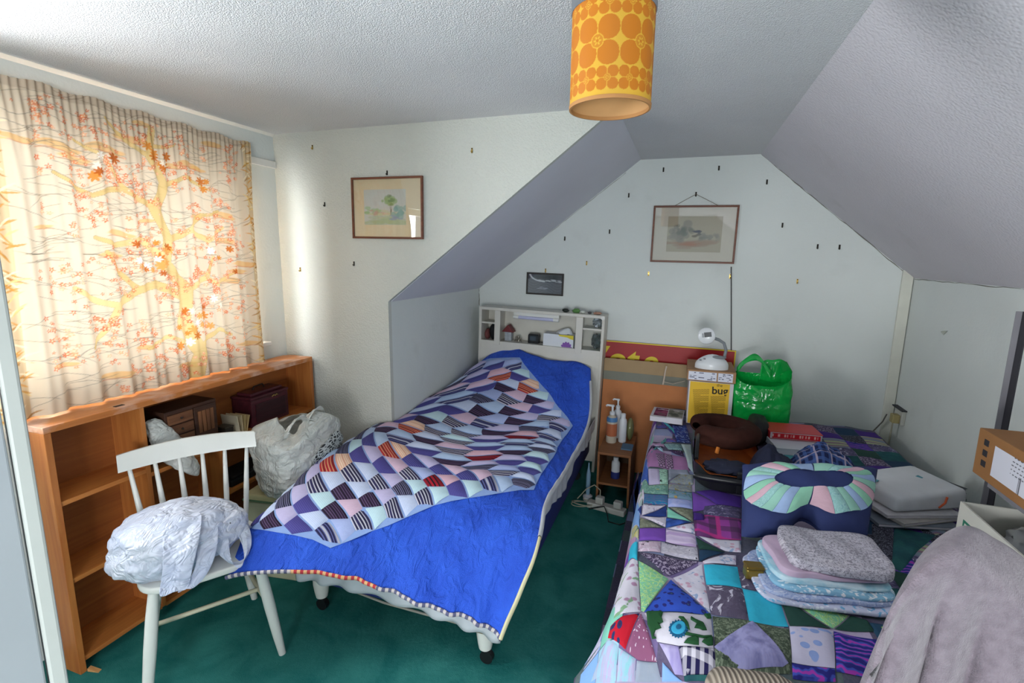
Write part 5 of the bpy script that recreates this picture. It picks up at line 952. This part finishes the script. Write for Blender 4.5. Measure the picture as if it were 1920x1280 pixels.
painted('side_print', (YX0-.0012, YY1-.01, YZ0+.003), (0, -1, 0), (0, 0, 1), YY1-YY0-.02, YZ1-YZ0-.006, 40, 40, dots, yb, .55)
m_ink = mat('ink_black', '1a1712', .6)
text('lettering', 'the', (.240, YY0-.0022, .815), .026, m_ink, (1, 0, 0), (0, 0, 1), yb, .0003)
text('lettering', 'bug', (.214, YY0-.0022, .766), .066, m_ink, (1, 0, .04), (-.04, 0, 1), yb, .0003, 0, .0012)
kb = thing('cardboard_box', 'flat brown cardboard box with two shipping labels under the white lamp', 'box', (.206, 3.42, .84))
m_card = mat('cardboard', 'a07a58', .8, .08, 14); KZ0, KZ1 = .842, .912
MB().box(.062, .345, 3.262, 3.60, KZ0, KZ1).build('carton', m_card, kb, bevel=.002)
def labelprint(seed):
    def fn(xs, ys):
        rr = random.Random(seed); i = canvas(xs, 'd6d8e4'); w, h = xs.max(), ys.max()
        for r_ in range(5):
            y0 = .14+.18*r_; x = .05
            while x < .9:
                l_ = rr.uniform(.03, .22); 
                if rr.random() < .55: i = np.where(((np.abs(ys/h-y0) < .05) & (xs/w > x) & (xs/w < x+l_))[..., None], np.array(lin('5c5c70')[:3]), i)
                x += l_+rr.uniform(.02, .15)
        return i
    return fn
painted('label', (.070, 3.2608, KZ0+.006), (1, 0, 0), (0, 0, 1), .165, .054, 80, 30, labelprint(1), kb); painted('label', (.243, 3.2608, KZ0+.006), (1, 0, 0), (0, 0, 1), .085, .054, 50, 30, labelprint(5), kb)
# white gooseneck lamp
lm = thing('gooseneck_lamp', 'white gooseneck lamp with round head standing on the cardboard box', 'lamp', (.205, 3.35, KZ1))
def lb(u, w):
    a = u*2*math.pi; r = math.cos(w*math.pi/2)**.55; x = .100*r*math.cos(a); y = .060*r*math.sin(a); sl = .045+.030*(-x/.1*.4+.6)+.01
    return (.205+x, 3.35+y, KZ1+.018+w*sl*(1+.25*x/.1)) if w > 0 else (.205+.1*math.cos(a), 3.35+.06*math.sin(a), KZ1)
m_lw = mat('lamp_white', 'd6d9dc', .3, .02, coat=.3); m_lg = mat('lamp_grey', '83888c', .35)
mb = MB().grid(lb, 48, 18, True); mb.f.append(tuple(range(48))[::-1]); mb.build('base', m_lw, lm, smooth=True, ang=60)
MB().ball((.245, 3.325, KZ1+.078), (.042, .024, .010), 20, 10).build('thumb_rest', m_lg, lm, smooth=True)
for x, z in ((.135, .065), (.158, .075)): MB().ball((x, 3.312, KZ1+z-.01), (.008, .006, .005), 12, 8).build('button', m_lg, lm, smooth=True)
MB().tube([(.275, 3.345, KZ1+.07), (.282, 3.345, KZ1+.125), (.266, 3.335, KZ1+.168), (.232, 3.325, KZ1+.190), (.205, 3.318, KZ1+.198)], .0095, 12).build('gooseneck', m_lg, lm, smooth=True)
hd = Vector((.160, 3.305, KZ1+.212)); fwv = (Vector((-.1, -.95, .12))).normalized(); rx_ = Vector((0, 0, 1)).cross(-fwv).normalized(); uz = (-fwv).cross(rx_)
TH = frame(hd, rx_, -fwv, uz); rot_ = TH @ Matrix.Rotation(math.radians(90), 4, 'X')
MB().lathe([(0, .016), (.040, .016), (.050, .010), (.052, -.004), (.040, -.018), (0, -.022)], (0, 0, 0), 36, rot_).build('head', m_lw, lm, smooth=True)
MB().box(-.030, .012, -.0185, -.0165, -.008, .022, TH @ Matrix.Rotation(math.radians(10), 4, 'Y')).build('screen', mat('screen_dark', '33363a', .25), lm)
MB().box(.016, .024, -.018, -.0165, -.008, .018, TH @ Matrix.Rotation(math.radians(10), 4, 'Y')).build('keys', m_lg, lm)
# green carrier bag
gbm = plastic('green_plastic', '12b44c', .18, .14, '0c9c40', 7, .35); gb = thing('green_carrier_bag', 'bright shiny green carrier bag standing open on the bed', 'bag', (.51, 3.33, Z2))
def gbag(u, w):
    a = u*2*math.pi; c_, s_ = math.cos(a), math.sin(a); ex_ = .55; x = math.copysign(abs(c_)**ex_, c_)*(.152+.012*math.sin(w*3)); y = math.copysign(abs(s_)**ex_, s_)*(.085+.01*math.sin(w*4))
    lean = .0; r = 1+.05*fb((x*10, y*10, w*3+5), 3)+.035*crinkle((x*4, y*4, w*2.2+1), 2., 2)*(.4+.6*w); top = .335+.045*c_**2*(1 if c_ > 0 else .25)-.045*(s_ < 0)*abs(s_)
    return (.508+x*r-.012*w, 3.33+y*r, Z2+.006+w*top)
mb = MB().grid(gbag, 88, 40, True); mb.f.append(tuple(range(88))[::-1]); mb.build('sack', gbm, gb, smooth=True, ang=80)
hp = []
for k in range(15):
    q = k/14; hp.append((.355+.20*q, 3.36+.03*math.sin(q*3), Z2+.345+.105*math.sin(math.pi*min(1, q*1.02))**.8-.01*q))
strip(hp, [.028-.010*math.sin(math.pi*k/14) for k in range(15)], [(0, .35, .9)]*15).build('handle', gbm, gb, smooth=True, solid=.0015)
def gpan(u, w):
    x = .49+.175*u; top = .405+.035*math.sin(u*2.6+.3)-.05*max(0, u-.8)*5
    return (x+.01*w, 3.402+.008*math.sin(u*9), Z2+.29+w*(top-.29)+.004*math.sin(u*14))
MB().grid(gpan, 16, 8).build('back_panel', gbm, gb, smooth=True, solid=.0015)
# black zip bag behind the books, then the three books
bb = MB().ball((.468, 3.10, Z2+.075), (.055, .12, .075), 28, 16, None, lambda d: 1+.06*fb(d*2), .7).build('black_pouch_bag', mat('black_nylon', '141416', .6, bump=.2), smooth=True); tag(bb, 'small black nylon bag between the neck pillow and the red book', 'bag')
slab('teal_book', 'teal paperback at the front of the book pile on the bed', 'book', (.600, 2.815, Z2+.008), .235, .19, .028, 12, mat('cover_teal', '4aa6ac', .5, .04), m_page)
slab('white_book', 'white paperback resting between the teal and the red book', 'book', (.630, 2.925, Z2+.038), .24, .19, .034, 8, mat('cover_white', 'c6cad2', .5, .03), m_page)
rb = slab('red_book', 'thick red book on top of the pile beside the green bag', 'book', (.632, 3.055, Z2+.074), .265, .175, .040, 6, mat('cover_red', 'c01f2c', .4, .04), m_page)
T_ = rotz((.632, 3.055, Z2+.074), 6); rr = random.Random(2)
painted('spine_print', tuple(T_ @ Vector((-.12, -.0885, .006))), tuple(T_.to_3x3() @ Vector((1, 0, 0))), (0, 0, 1), .24, .028, 90, 14, lambda xs, ys: np.where(((np.sin(xs*420)+np.sin(xs*173+2) > .4) & (np.abs(ys-.015) < .007))[..., None], np.array(lin('e0a8a4')[:3]), canvas(xs, 'c01f2c')), rb)
# neck pillow
def neck(u, w):
    th = math.radians(-150)+w*math.radians(312); R0 = .125; c_ = Vector((.250+R0*1.08*math.cos(th), 2.81+R0*1.25*math.sin(th), Z2+.135-.010*math.sin(th)))
    e_ = min(1, math.sin(math.pi*min(max(w*.985+.0075, 0), 1))*5.0)**.5; r = .058*e_; n = Vector((math.cos(th), math.sin(th), 0)); a = u*2*math.pi
    k = 1+.05*fb((c_.x*8, c_.y*8, a), 2); return c_+n*r*k*math.cos(a)*1.05+Vector((0, 0, 1))*r*k*math.sin(a)*.92
o = MB().grid(neck, 28, 64, True).build('neck_pillow', mat('brown_velour', '3a211c', .9, spec=.08, var=.15, vs=30) if True else mat('x', '211411', .85, .15, 30, sheen=.05), smooth=True); tag(o, 'dark brown velour neck pillow resting on the open black bag', 'pillow')
# open black bag with orange lining
tg = thing('open_black_bag', 'open black bag with bright orange lining under the neck pillow', 'bag', (.27, 2.60, Z2)); m_blk = mat('black_pvc', '15161a', .35, .1, bump=.2, bs=40); m_orl = mat('orange_lining', 'a8541c', .55, .15, 18, bump=.4, bs=18)
BC = Vector((.262, 2.60, 0))
def tote(s, zo, ri):
    def fn(u, w):
        a = u*2*math.pi; c_, s_ = math.cos(a), math.sin(a); x = math.copysign(abs(c_)**.5, c_)*(.148-ri); y = math.copysign(abs(s_)**.5, s_)*(.285-ri); top = .085+.010*s_-.01*c_
        return (BC.x+x*(1+.05*w*s)+.006*math.sin(a*5), BC.y+y*(1+.03*w), Z2+.010+zo+w*(top-zo)+.006*math.sin(a*7)*w)
    return fn
mb = MB().grid(tote(1, 0, 0), 72, 10, True); mb.f.append(tuple(range(72))[::-1]); mb.build('shell', m_blk, tg, smooth=True, ang=70)
mb = MB().grid(tote(1, .006, .006), 72, 10, True); mb.f.append(tuple(range(72))); mb.build('lining', m_orl, tg, smooth=True, ang=70)
MB().tube([(BC.x-.155+.31*(1-math.cos(math.pi*k/12))/2*.98, 2.30-.012*math.sin(math.pi*k/12), Z2+.075) for k in range(13)], .012, 10, flat=1.2).build('rim_piping', m_blk, tg, smooth=True)
MB().box(.285, .325, 2.302, 2.318, Z2+.012, Z2+.112).build('strap', m_blk, tg, bevel=.004); MB().tube([(.115, 2.42, Z2+.11), (.118, 2.50, Z2+.16), (.125, 2.60, Z2+.165), (.122, 2.68, Z2+.12)], .010, 10).build('grab_handle', m_blk, tg, smooth=True)
MB().ball((.25, 2.42, Z2+.085), (.10, .07, .03), 24, 12, None, lambda d: 1+.3*fb(d*2.2)).build('bunched_cloth', mat('ink_cloth', '1d2136', .8), tg, smooth=True)
MB().tube([(.155, 2.70, Z2+.125), (.20, 2.66, Z2+.132), (.225, 2.62, Z2+.115), (.215, 2.58, Z2+.09)], .009, 8, flat=.5).build('orange_fold', mat('orange_bright', 'd98238', .5), tg, smooth=True)
# crumpled garments
def mound(cx_, cy_, rx, ry, hz, m, name, label, cat, seed, n=60, rough=.18, deg=0):
    a0_ = math.radians(deg); v = []; uv = []; f = []
    for j in range(n):
        for i in range(n):
            u, w = -1+2*i/(n-1), -1+2*j/(n-1); k = 1/max(1., math.hypot(u, w)/max(abs(u), abs(w), 1e-6)); u2, w2 = u*(.35+.65*k), w*(.35+.65*k)
            r = math.hypot(u2, w2); e_ = 1+.16*fb((math.atan2(w, u)*1.1, seed, 0), 3); h_ = hz*max(0., 1-r**2.6)**.7*(1+.25*fb((u*1.2, w*1.2, seed), 2))+rough*hz*crinkle((u*1.1, w*1.1, seed+3.), 1.6, 3)*.35*min(1., (1.02-r)*5)
            x, y = u2*rx*e_, w2*ry*e_; X_, Y_ = cx_+x*math.cos(a0_)-y*math.sin(a0_), cy_+x*math.sin(a0_)+y*math.cos(a0_); v.append((X_, Y_, max(h2(X_, Y_)+.010, Z2+.008+h_))); uv.append((x*1.15, y*1.15))
    f = [(j*n+i, j*n+i+1, (j+1)*n+i+1, (j+1)*n+i) for j in range(n-1) for i in range(n-1)]
    o = meshuv(name, v, f, uv, m); q = o.modifiers.new('thickness', 'SOLIDIFY'); q.thickness = .004; q.offset = 1; return tag(o, label, cat)
mound(.70, 2.66, .155, .135, .135, F('f_plaid_shirt', 'plaid', '232c55', '4a66a4', 'b4a8bc', .95), 'plaid_shirt', 'crumpled navy plaid shirt behind the cushion', 'shirt', 4.2)
mound(.47, 2.58, .10, .14, .125, mat('dark_knit', '262a42', .9, .1, bump=.3), 'dark_garment', 'dark navy garment heaped between the open bag and the plaid shirt', 'clothing', 9.1)
# pieced cushion
cu = thing('pieced_cushion', 'navy cushion with radiating pastel strips around a navy oval', 'cushion', (.50, 2.1, Z2))
CBL, CBR, CTL, CTR = (Vector(q) for q in (atZ(1390, 1006, .60), atZ(1626, 1006, .605), atZ(1392, 868, .765), atZ(1646, 878, .765)))
def cush(u, v, lift=0., under=False):
    a, b = (u+1)/2, (v+1)/2; p = CBL.lerp(CBR, a).lerp(CTL.lerp(CTR, a), b); n = (CBR-CBL).cross(CTL-CBL).normalized()
    puff = max(0., (1-abs(u)**3.2))**.55*max(0., (1-abs(v)**3.2))**.55; dip = math.exp(-(u/.24)**2)*max(0., -v+.15)**1.3
    p = p+n*((.062*puff-.02*dip) if not under else -.055*puff)+(CTL-CBL)*(.20*dip)
    return p+n*lift+Vector((0, 0, .004*math.sin(u*9+v*7)))
n_ = 44; mb = MB(); fn = lambda s, t_: cush(-1+2*s, -1+2*t_)
mb.grid(fn, n_, n_); mb.grid(lambda s, t_: cush(-1+2*s, -1+2*t_, 0, True), n_, n_); mb.build('cover', mat('cushion_navy', '2c386a', .8, .06, bump=.15, bs=300), cu, smooth=True, weld=True, ang=80)
pas = [F('p_mint', 'plain', 'a6dcca'), F('p_pink', 'plain', 'e4bccb'), F('p_floral', 'floral', 'c8d2d2', 'a8b4c8', 'c88078', .9), F('p_blue', 'plain', 'aac4ec'), F('p_aqua', 'ditsy', '9fd0cc', 'acd8d8', '8cbcc4'), F('p_taupe', 'floral', 'd0c4c2', '8c7868', 'd8ccca', 1.), F('p_mint2', 'plain', '9cd8bc'), F('p_pale', 'plain', 'ccd6e8')]
def st(a, rx, ry, cy_, e_): return (math.copysign(abs(math.cos(a))**e_, math.cos(a))*rx, cy_+math.copysign(abs(math.sin(a))**e_, math.sin(a))*ry)
NW = 24
for k in range(NW):
    a0_, a1_ = 2*math.pi*k/NW, 2*math.pi*(k+1)/NW; v = []; uv = []; nA, nR = 4, 8
    for i in range(nR+1):
        for j in range(nA+1):
            a = a0_+(a1_-a0_)*(j/nA*.98+.01); p0 = st(a, .58, .27, .34, .8); p1 = st(a, .99, .80, .17, .72); r = i/nR; u_, v_ = p0[0]+(p1[0]-p0[0])*r, p0[1]+(p1[1]-p0[1])*r
            v.append(cush(max(-.99, min(.99, u_)), max(-.99, min(.98, v_)), .0025+.0025*(0 < j < nA))); uv.append((u_*.25, v_*.2))
    f = [(i*(nA+1)+j, i*(nA+1)+j+1, (i+1)*(nA+1)+j+1, (i+1)*(nA+1)+j) for i in range(nR) for j in range(nA)]
    meshuv('strip', v, f, uv, pas[(k*3+k//5) % 8], cu)
# papers and packets on the far right of the bed
T_ = rotz((.955, 2.44, Z2+.055), 26)
pk = thing('white_paper_packet', 'white paper packet with teal marks lying on magazines beyond the cushion', 'packet', (.955, 2.44, Z2+.055))
o = MB().prism([(-.165, -.13, 0), (.165, -.13, 0), (.160, -.128, .085), (.05, -.126, .078), (-.155, -.125, .062)], (0, .255, 0), T_).build('bag', mat('packet_white', 'ced0d4', .6, .04, 12, bump=.6, bs=11), pk, bevel=.018, seg=3, smooth=True)
for x, y in ((-.12, .07), (.10, -.02)): MB().box(x-.03, x+.03, y-.012, y+.012, .066+.05*(x+.165), .0672+.05*(x+.165), T_ @ Matrix.Rotation(.4, 4, 'Z')).build('teal_mark', mat('teal_ink', '4a8c9c', .6), pk)
MB().tube([tuple(T_ @ Vector((.03, -.131, .015))), tuple(T_ @ Vector((.055, -.1315, .035))), tuple(T_ @ Vector((.06, -.1315, .06)))], .004, 6).build('orange_mark', mat('orange_ink', 'c8582c', .6), pk)
for k, (c, sx, sy, z, dg, col, lab) in enumerate((((.92, 2.36), .31, .24, 0., 14, '6c7480', 'grey magazine at the bottom of the pile under the paper packet'), ((.955, 2.38), .30, .23, .016, 30, 'a8a4a0', 'pale magazine in the middle of the pile under the paper packet'), ((.94, 2.385), .31, .22, .031, 20, 'c2c0c4', 'white folded newspaper on top of the magazine pile under the packet'))):
    slab('magazine', lab, 'magazine', (c[0], c[1], Z2+.009+z), sx, sy, .013, dg, mat('magazine_%d' % k, col, .5, .1, 30), m_page, 'magazines on the bed')
slab('dark_notebook', 'black notebook near the right wall behind the paper packet', 'book', (1.14, 2.62, Z2+.03), .20, .14, .025, 40, mat('notebook_black', '1b1e26', .5), m_page); slab('green_folder', 'dark green folder underneath the black notebook', 'folder', (1.10, 2.60, Z2+.008), .22, .18, .018, 30, mat('folder_green', '2f5a52', .5))
# folded fabric pile
lay = [('c0c4dc', 'floral', .0, 'bottom pale lilac piece of the folded fabric pile'), ('a8b4d4', 'ditsy', .015, 'second folded fabric from the bottom, grey blue'), ('88b8d4', 'floral', .030, 'third folded fabric from the bottom, sky blue'), ('bcd4e0', 'blotch', .045, 'folded aqua and white fabric in the middle of the pile'), ('c8b0c8', 'plain', .060, 'folded pink lilac fabric near the top of the pile'), ('c0bcc8', 'ditsy', .080, 'folded grey speckled fabric on top of the pile')]
for k, (col, kind, z, lab) in enumerate(lay):
    cx_, cy_, sx, sy = .475+.006*k-.004*(k % 2), 1.715+.012*k, .40-.018*k, .27-.012*k; th = .014 if k < 4 else (.018 if k == 4 else .026)
    if k == 5: cx_, cy_, sx, sy = .525, 1.77, .30, .235
    T_ = rotz((cx_, cy_, Z2+.010+z), 10+3*math.sin(k*2.)-(4 if k == 5 else 0)); v = []; nP = 12; mb = MB()
    def slabfn(u, w, sx=sx, sy=sy, th=th, k=k, T_=T_):
        a = u*2*math.pi; c_, s_ = math.cos(a), math.sin(a); e_ = .34; x = math.copysign(abs(c_)**e_, c_)*sx/2; y = math.copysign(abs(s_)**e_, s_)*sy/2
        ph = w*math.pi-math.pi/2; r = 1 if 0 < w < 1 else 0; zz = th/2+th/2*math.sin(ph); inn = .012*(1-math.cos(ph)); q = 1-.0
        wav = .004*math.sin(x*38+k)+.003*math.sin(y*45+k*2)
        return T_ @ Vector((x*(1-inn*2)+wav, y*(1-inn*2)+wav*.8, zz+(.008*math.sin(x*14+k)*(k/5)+.014*(k == 5)*math.cos(x*7)*math.cos(y*9) if w > .5 else 0)))
    base_n = 64; rings_ = [slabfn(i/base_n, j/6) for j in range(7) for i in range(base_n)]
    f = [(j*base_n+i, j*base_n+(i+1) % base_n, (j+1)*base_n+(i+1) % base_n, (j+1)*base_n+i) for j in range(6) for i in range(base_n)]
    top = [rings_[6*base_n+i] for i in range(base_n)]; cpt = sum((Vector(q) for q in top), Vector())/base_n; nr = 8; st_ = len(rings_)
    for r_ in range(1, nr):
        for i in range(base_n):
            q = Vector(top[i]).lerp(cpt, r_/nr); lx = T_.inverted() @ q; q.z = T_.translation.z+th+(.008*math.sin(lx.x*14+k)*(k/5)+.016*(k == 5)*math.cos(lx.x*8)*math.cos(lx.y*10)+.003*math.sin(lx.x*60+lx.y*20)); rings_.append(q)
    prev = 6*base_n
    for r_ in range(1, nr):
        cur = st_+(r_-1)*base_n; f += [(prev+i, prev+(i+1) % base_n, cur+(i+1) % base_n, cur+i) for i in range(base_n)]; prev = cur
    rings_.append(Vector((cpt.x, cpt.y, rings_[-1].z))); f += [(prev+i, prev+(i+1) % base_n, len(rings_)-1) for i in range(base_n)]; f.append(tuple(range(base_n))[::-1])
    inv = T_.inverted(); o = meshuv('folded_fabric', [tuple(q) for q in rings_], f, [((inv @ Vector(q)).x, (inv @ Vector(q)).y+(inv @ Vector(q)).z) for q in rings_], F('ff_%d' % k, kind, col, ('e0e4f0', '8c9cc8', 'd4e4ee', '74bcd4', 'c8b0c8', '8c8894')[k], ('70a8d0', 'd0d4e4', 'f0f0f4', 'dce8ee', 'fff0f0', 'd0ccd4')[k], .9 if k < 5 else 1.5)); tag(o, lab, 'fabric', 'folded fabric pile')
p = hit2(1412, 1094); gt = thing('gold_tin', 'small gold tin beside the folded fabric', 'tin', tuple(p)); T_ = rotz((p[0], p[1]+.02, Z2+.010), 12)
MB().box(-.028, .028, -.02, .02, 0, .036, T_).build('body', mat('tin_gold', '8a7434', .35, .1, metal=.6), gt, bevel=.006); MB().box(-.029, .029, -.021, .021, .036, .046, T_).build('lid', mat('tin_gold_lid', '7a642c', .35, .1, metal=.6), gt, bevel=.004)

# ------------------------------------------------------------------ armchair under a mauve fleece at the lower right
m_cord = None; t = NT('beige_corduroy'); v = t.coord(); s_ = t.n('ShaderNodeSeparateXYZ', {0: v}); w_ = t.math('SINE', t.math('MULTIPLY', t.math('ADD', s_.outputs[0], t.math('MULTIPLY', s_.outputs[1], .25)), 560.)); t.put(t.b.inputs['Base Color'], t.mix(t.ramp(w_, -.8, .6), lin('756a5e'), lin('a89c8e'))); t.b.inputs['Roughness'].default_value = .9; t.bump(w_, .6, .004); m_cord = t.m
ac = thing('corduroy_armchair', 'beige corduroy armchair half covered by the mauve fleece', 'armchair', (.55, .9, 0))
AR = atZ(1436, 1262, .66)
MB().tube([(AR[0]-.085, AR[1]-.02, .60), (AR[0]+.02, AR[1]-.03, .612), (AR[0]+.13, AR[1]-.06, .60)], [.052, .062, .055], 24).ball((AR[0]-.085, AR[1]-.02, .60), (.045, .052, .052), 24, 14).build('arm', m_cord, ac, smooth=True)
MB().box(AR[0]-.09, AR[0]+.12, AR[1]-.10, AR[1]-.0, .10, .59).build('arm_panel', m_cord, ac, bevel=.02)
TP = [EYE+ray(x, y+16)*d_ for x, y, d_ in ((1672, 1172, .95), (1684, 1110, .965), (1728, 1034, .985), (1796, 993, 1.0), (1862, 1019, 1.01), (1930, 1072, 1.02), (2010, 1160, 1.02))]
def crown(q):
    q = max(0., min(.9999, q))*(len(TP)-1); i = int(q); f_ = q-i; P_ = [TP[max(0, min(len(TP)-1, i+k))] for k in (-1, 0, 1, 2)]
    return Vector(.5*((2*P_[1])+(P_[2]-P_[0])*f_+(2*P_[0]-5*P_[1]+4*P_[2]-P_[3])*f_**2+(3*P_[1]-P_[0]-3*P_[2]+P_[3])*f_**3))
nF = Vector((.50, .866, 0))
pl_ = [crown(k/12)-Vector((0, 0, .10))+nF*.035 for k in range(2, 11)]; pl_ = [Vector((p_.x, p_.y, 0))+Vector((0, 0, p_.z)) for p_ in pl_]; c0_ = pl_[0]; dr_ = Vector((pl_[-1].x-c0_.x, pl_[-1].y-c0_.y, 0)).normalized()
pl_ = [Vector((c0_.x, c0_.y, 0))+dr_*((p_-c0_).dot(dr_))+Vector((0, 0, p_.z)) for p_ in pl_]
MB().prism(pl_+[Vector((pl_[-1].x, pl_[-1].y, .2)), Vector((pl_[0].x, pl_[0].y, .2))], nF*.02).build('back', mat('chair_tan', '9c8468', .8), ac, bevel=.01)
MB().box(.42, .82, .62, .95, .20, .42).build('seat', m_cord, ac, bevel=.03)
for x, y in ((.44, .64), (.80, .64), (.44, .93), (.80, .93)): MB().tube([(x, y, 0), (x, y, .21)], [.016, .022], 12).build('leg', m_bs, ac)
def fleece(u, w):
    s_ = (w-.5)*2; T0 = crown(u); fall = max(0., abs(s_)-.08)/.92; sg = 1 if s_ > 0 else -1
    off = .085*min(1., abs(s_)/.10)**.6+.05*fall; fold = (.018*math.sin(u*15+.6+fall*2)+.008*math.sin(u*31+1))*min(1., fall*2.5)+.016-(.045*math.exp(-((u-.50-.02*fall)/.030)**2)+.030*math.exp(-((u-.68)/.035)**2)+.025*math.exp(-((u-.30)/.03)**2))*min(1., max(0., fall-.06)*4)
    p_ = T0+nF*sg*(off+fold)+Vector((0, 0, -.56*fall-.012*min(1, abs(s_)/.08)**2))
    p_ += Vector((-.866, .5, 0))*(.10*fall*(1-u)-.02*u*fall)
    return tuple(p_+Vector((0, 0, .006*fb((u*4, s_*3, 1), 2))))
t = NT('mauve_fleece'); v = t.coord(); t.put(t.b.inputs['Base Color'], t.mix(t.ramp(t.noise(v, 45, 4), .3, .7), lin('7a6e78'), lin('91858f'))); t.b.inputs['Roughness'].default_value = .95; t.b.inputs['Sheen Weight'].default_value = .3; t.bump(t.math('ADD', t.noise(v, 260, 3), t.math('MULTIPLY', t.noise(v, 40, 3), .8)), .55, .006)
o = MB().grid(fleece, 70, 90).build('fleece_blanket', t.m, smooth=True, solid=.008, ang=80); tag(o, 'mauve grey fleece blanket draped over the armchair back', 'blanket')

# ------------------------------------------------------------------ metal shelving with boxes against the right wall
m_ang = mat('angle_iron', '8c8a90', .45, .05, metal=.3); m_angd = mat('angle_iron_dark', '2f2e34', .5); m_hole = mat('hole_pale', 'c4ccc8', .6)
sv = thing('metal_shelving', 'grey slotted-angle metal shelving along the right wall', 'shelving', (1.16, 1.9, 0))
for yy_ in (2.40, 1.30):
    for xx_ in (1.222, 1.318):
        if xx_ > 1.3 and yy_ > 2: continue
        up_ = MB().box(xx_-.020, xx_, yy_, yy_+.003, 0, 1.42).build('upright', m_ang, sv); MB().box(xx_, xx_+.003, yy_-.035, yy_+.003, 0, 1.42).build('upright_flange', m_angd, up_)
        MB().box(xx_-.001, xx_+.022, yy_-.001, yy_+.002, 0, 1.42).build('upright_web', m_angd, up_)
        for k in range(26): MB().tube([(xx_+.011, yy_-.0018, .12+k*.05), (xx_+.011, yy_-.0005, .12+k*.05)], .0042, 10).build('slot', m_hole, up_)
for z in (.905, .60): MB().box(.985, 1.335, 1.25, 1.95, z-.025, z).box(1.225, 1.335, 1.95, 2.39, z-.025, z).build('shelf', m_ang, sv)
T_ = rotz((0, 0, 0), 0)
cbx = thing('shipping_carton', 'brown shipping carton with a white address label on the upper shelf', 'box', (1.13, 1.74, .906))
CX0, CX1, CY0, CY1, CZ0, CZ1 = .965, 1.300, 1.36, 2.005, .906, 1.062
MB().box(CX0, CX1, CY0, CY1, CZ0, CZ1).build('carton', mat('carton_brown', '93663c', .75, .06, 12), cbx, bevel=.003)
painted('address_label', (CX0-.0012, CY1-.10, CZ0+.03), (0, -1, 0), (0, 0, 1), .42, .098, 160, 60, lambda xs, ys: np.where((((np.sin(xs*900)+np.sin(xs*331) > .3) & (((xs > .13) & (xs < .155) & (ys < .05)) | ((xs > .20) & (xs < .40) & (ys > .012) & (ys < .035)))) | ((np.abs((ys*1000) % 13-6.5) < 1.6) & (np.sin(xs*410+np.floor(ys*77)*5) > -.3) & (((xs > .09) & (xs < .20)) | ((xs > .24) & (xs < .39))) & (ys > .04)))[..., None], np.array(lin('54545c')[:3]), canvas(xs, 'd2d2dc')), cbx, .5)
for k in range(3): MB().box(CX0-.001, CX0, CY1-.065+.012*0, CY1-.040, CZ0+.04+k*.035, CZ0+.06+k*.035).build('handling_mark', m_angd, cbx)
gx = thing('archive_box', 'open white archive box with a green printed line on the lower shelf', 'box', (1.1, 1.68, .601)); m_arc = mat('archive_card', 'cfcdc4', .7, .04)
GX0, GX1, GY0, GY1, GZ0, GZ1 = .925, 1.285, 1.35, 1.955, .601, .815
for q in ((GX0, GX0+.006, GY0, GY1), (GX1-.006, GX1, GY0, GY1), (GX0+.006, GX1-.006, GY0, GY0+.006), (GX0+.006, GX1-.006, GY1-.006, GY1)): MB().box(*q, GZ0, GZ1).build('wall', m_arc, gx)
MB().box(GX0+.006, GX1-.006, GY0+.006, GY1-.006, GZ0, GZ0+.006).build('bottom', m_arc, gx); m_gl = mat('green_line', '2f7a62', .6)
MB().box(GX0-.001, GX0, GY0+.05, GY1-.035, GZ1-.055, GZ1-.047).box(GX0-.001, GX0, GY1-.043, GY1-.035, GZ1-.16, GZ1-.055).build('printed_line', m_gl, gx)
MB().box(GX0-.0012, GX0, 1.60, 1.635, GZ1-.075, GZ1-.005).build('printed_emblem', mat('emblem_yellowgreen', '8f9a48', .6), gx)
o = MB().ball((1.10, 1.70, GZ1-.045), (.14, .20, .045), 40, 22, None, lambda d: 1+.18*fb(d*2)+.05*crinkle(d, 3, 2)).build('clear_wrap', mat('clear_plastic_grey', '8c8c90', .12, .1, spec=.7), smooth=True); tag(o, 'shiny grey plastic wrapped bundle filling the archive box', 'bundle')
# wall socket with plug and leads in the back corner
sp = atX(1678, 775, RX-.004); so = thing('wall_socket', 'white wall socket with a cream plug in the back right corner', 'socket', (RX-.02, sp[1], sp[2]))
MB().box(RX-.022, RX, 3.56, 3.68, .60, .69).build('plate', m_pp, so, bevel=.004); MB().box(RX-.062, RX-.022, 3.575, 3.625, .605, .66).build('plug', mat('plug_cream', 'a89a6a', .5), so, bevel=.006)
MB().box(RX-.03, RX-.001, 3.55, 3.70, .69, .697).build('ledge', m_angd, so)
o = MB().tube([(RX-.05, 3.60, .605), (RX-.045, 3.62, .50), (RX-.05, 3.64, .30), (RX-.045, 3.66, .02)], .005, 8).build('down_lead', m_lead, smooth=True); tag(o, 'cream lead running straight down from the wall socket', 'cable')
q0 = atY(1655, 790, 3.70); q1 = atY(1590, 850, 3.70)
o = MB().tube([(RX-.055, 3.69, .63), tuple(q0), tuple((q0+q1)/2-np.array([0, 0, .012])), tuple(q1), (q1[0]-.1, 3.69, q1[2]-.12)], .004, 8).build('slanting_lead', mat('lead_grey', '5c5a54', .6), smooth=True); tag(o, 'grey lead slanting down from the wall socket behind the shirt', 'cable')
q0 = atX(1770, 622, RX-.002); o = MB().prism([(RX-.001, q0[1]+.03, q0[2]), (RX-.001, q0[1]-.035, q0[2]+.012), (RX-.001, q0[1]-.005, q0[2]-.012)], (-.004, 0, -.004)).build('paper_flake', mat('flake_paper', 'b4b8ac', .8)); tag(o, 'small peeling flake of wallpaper on the right wall', 'paper')
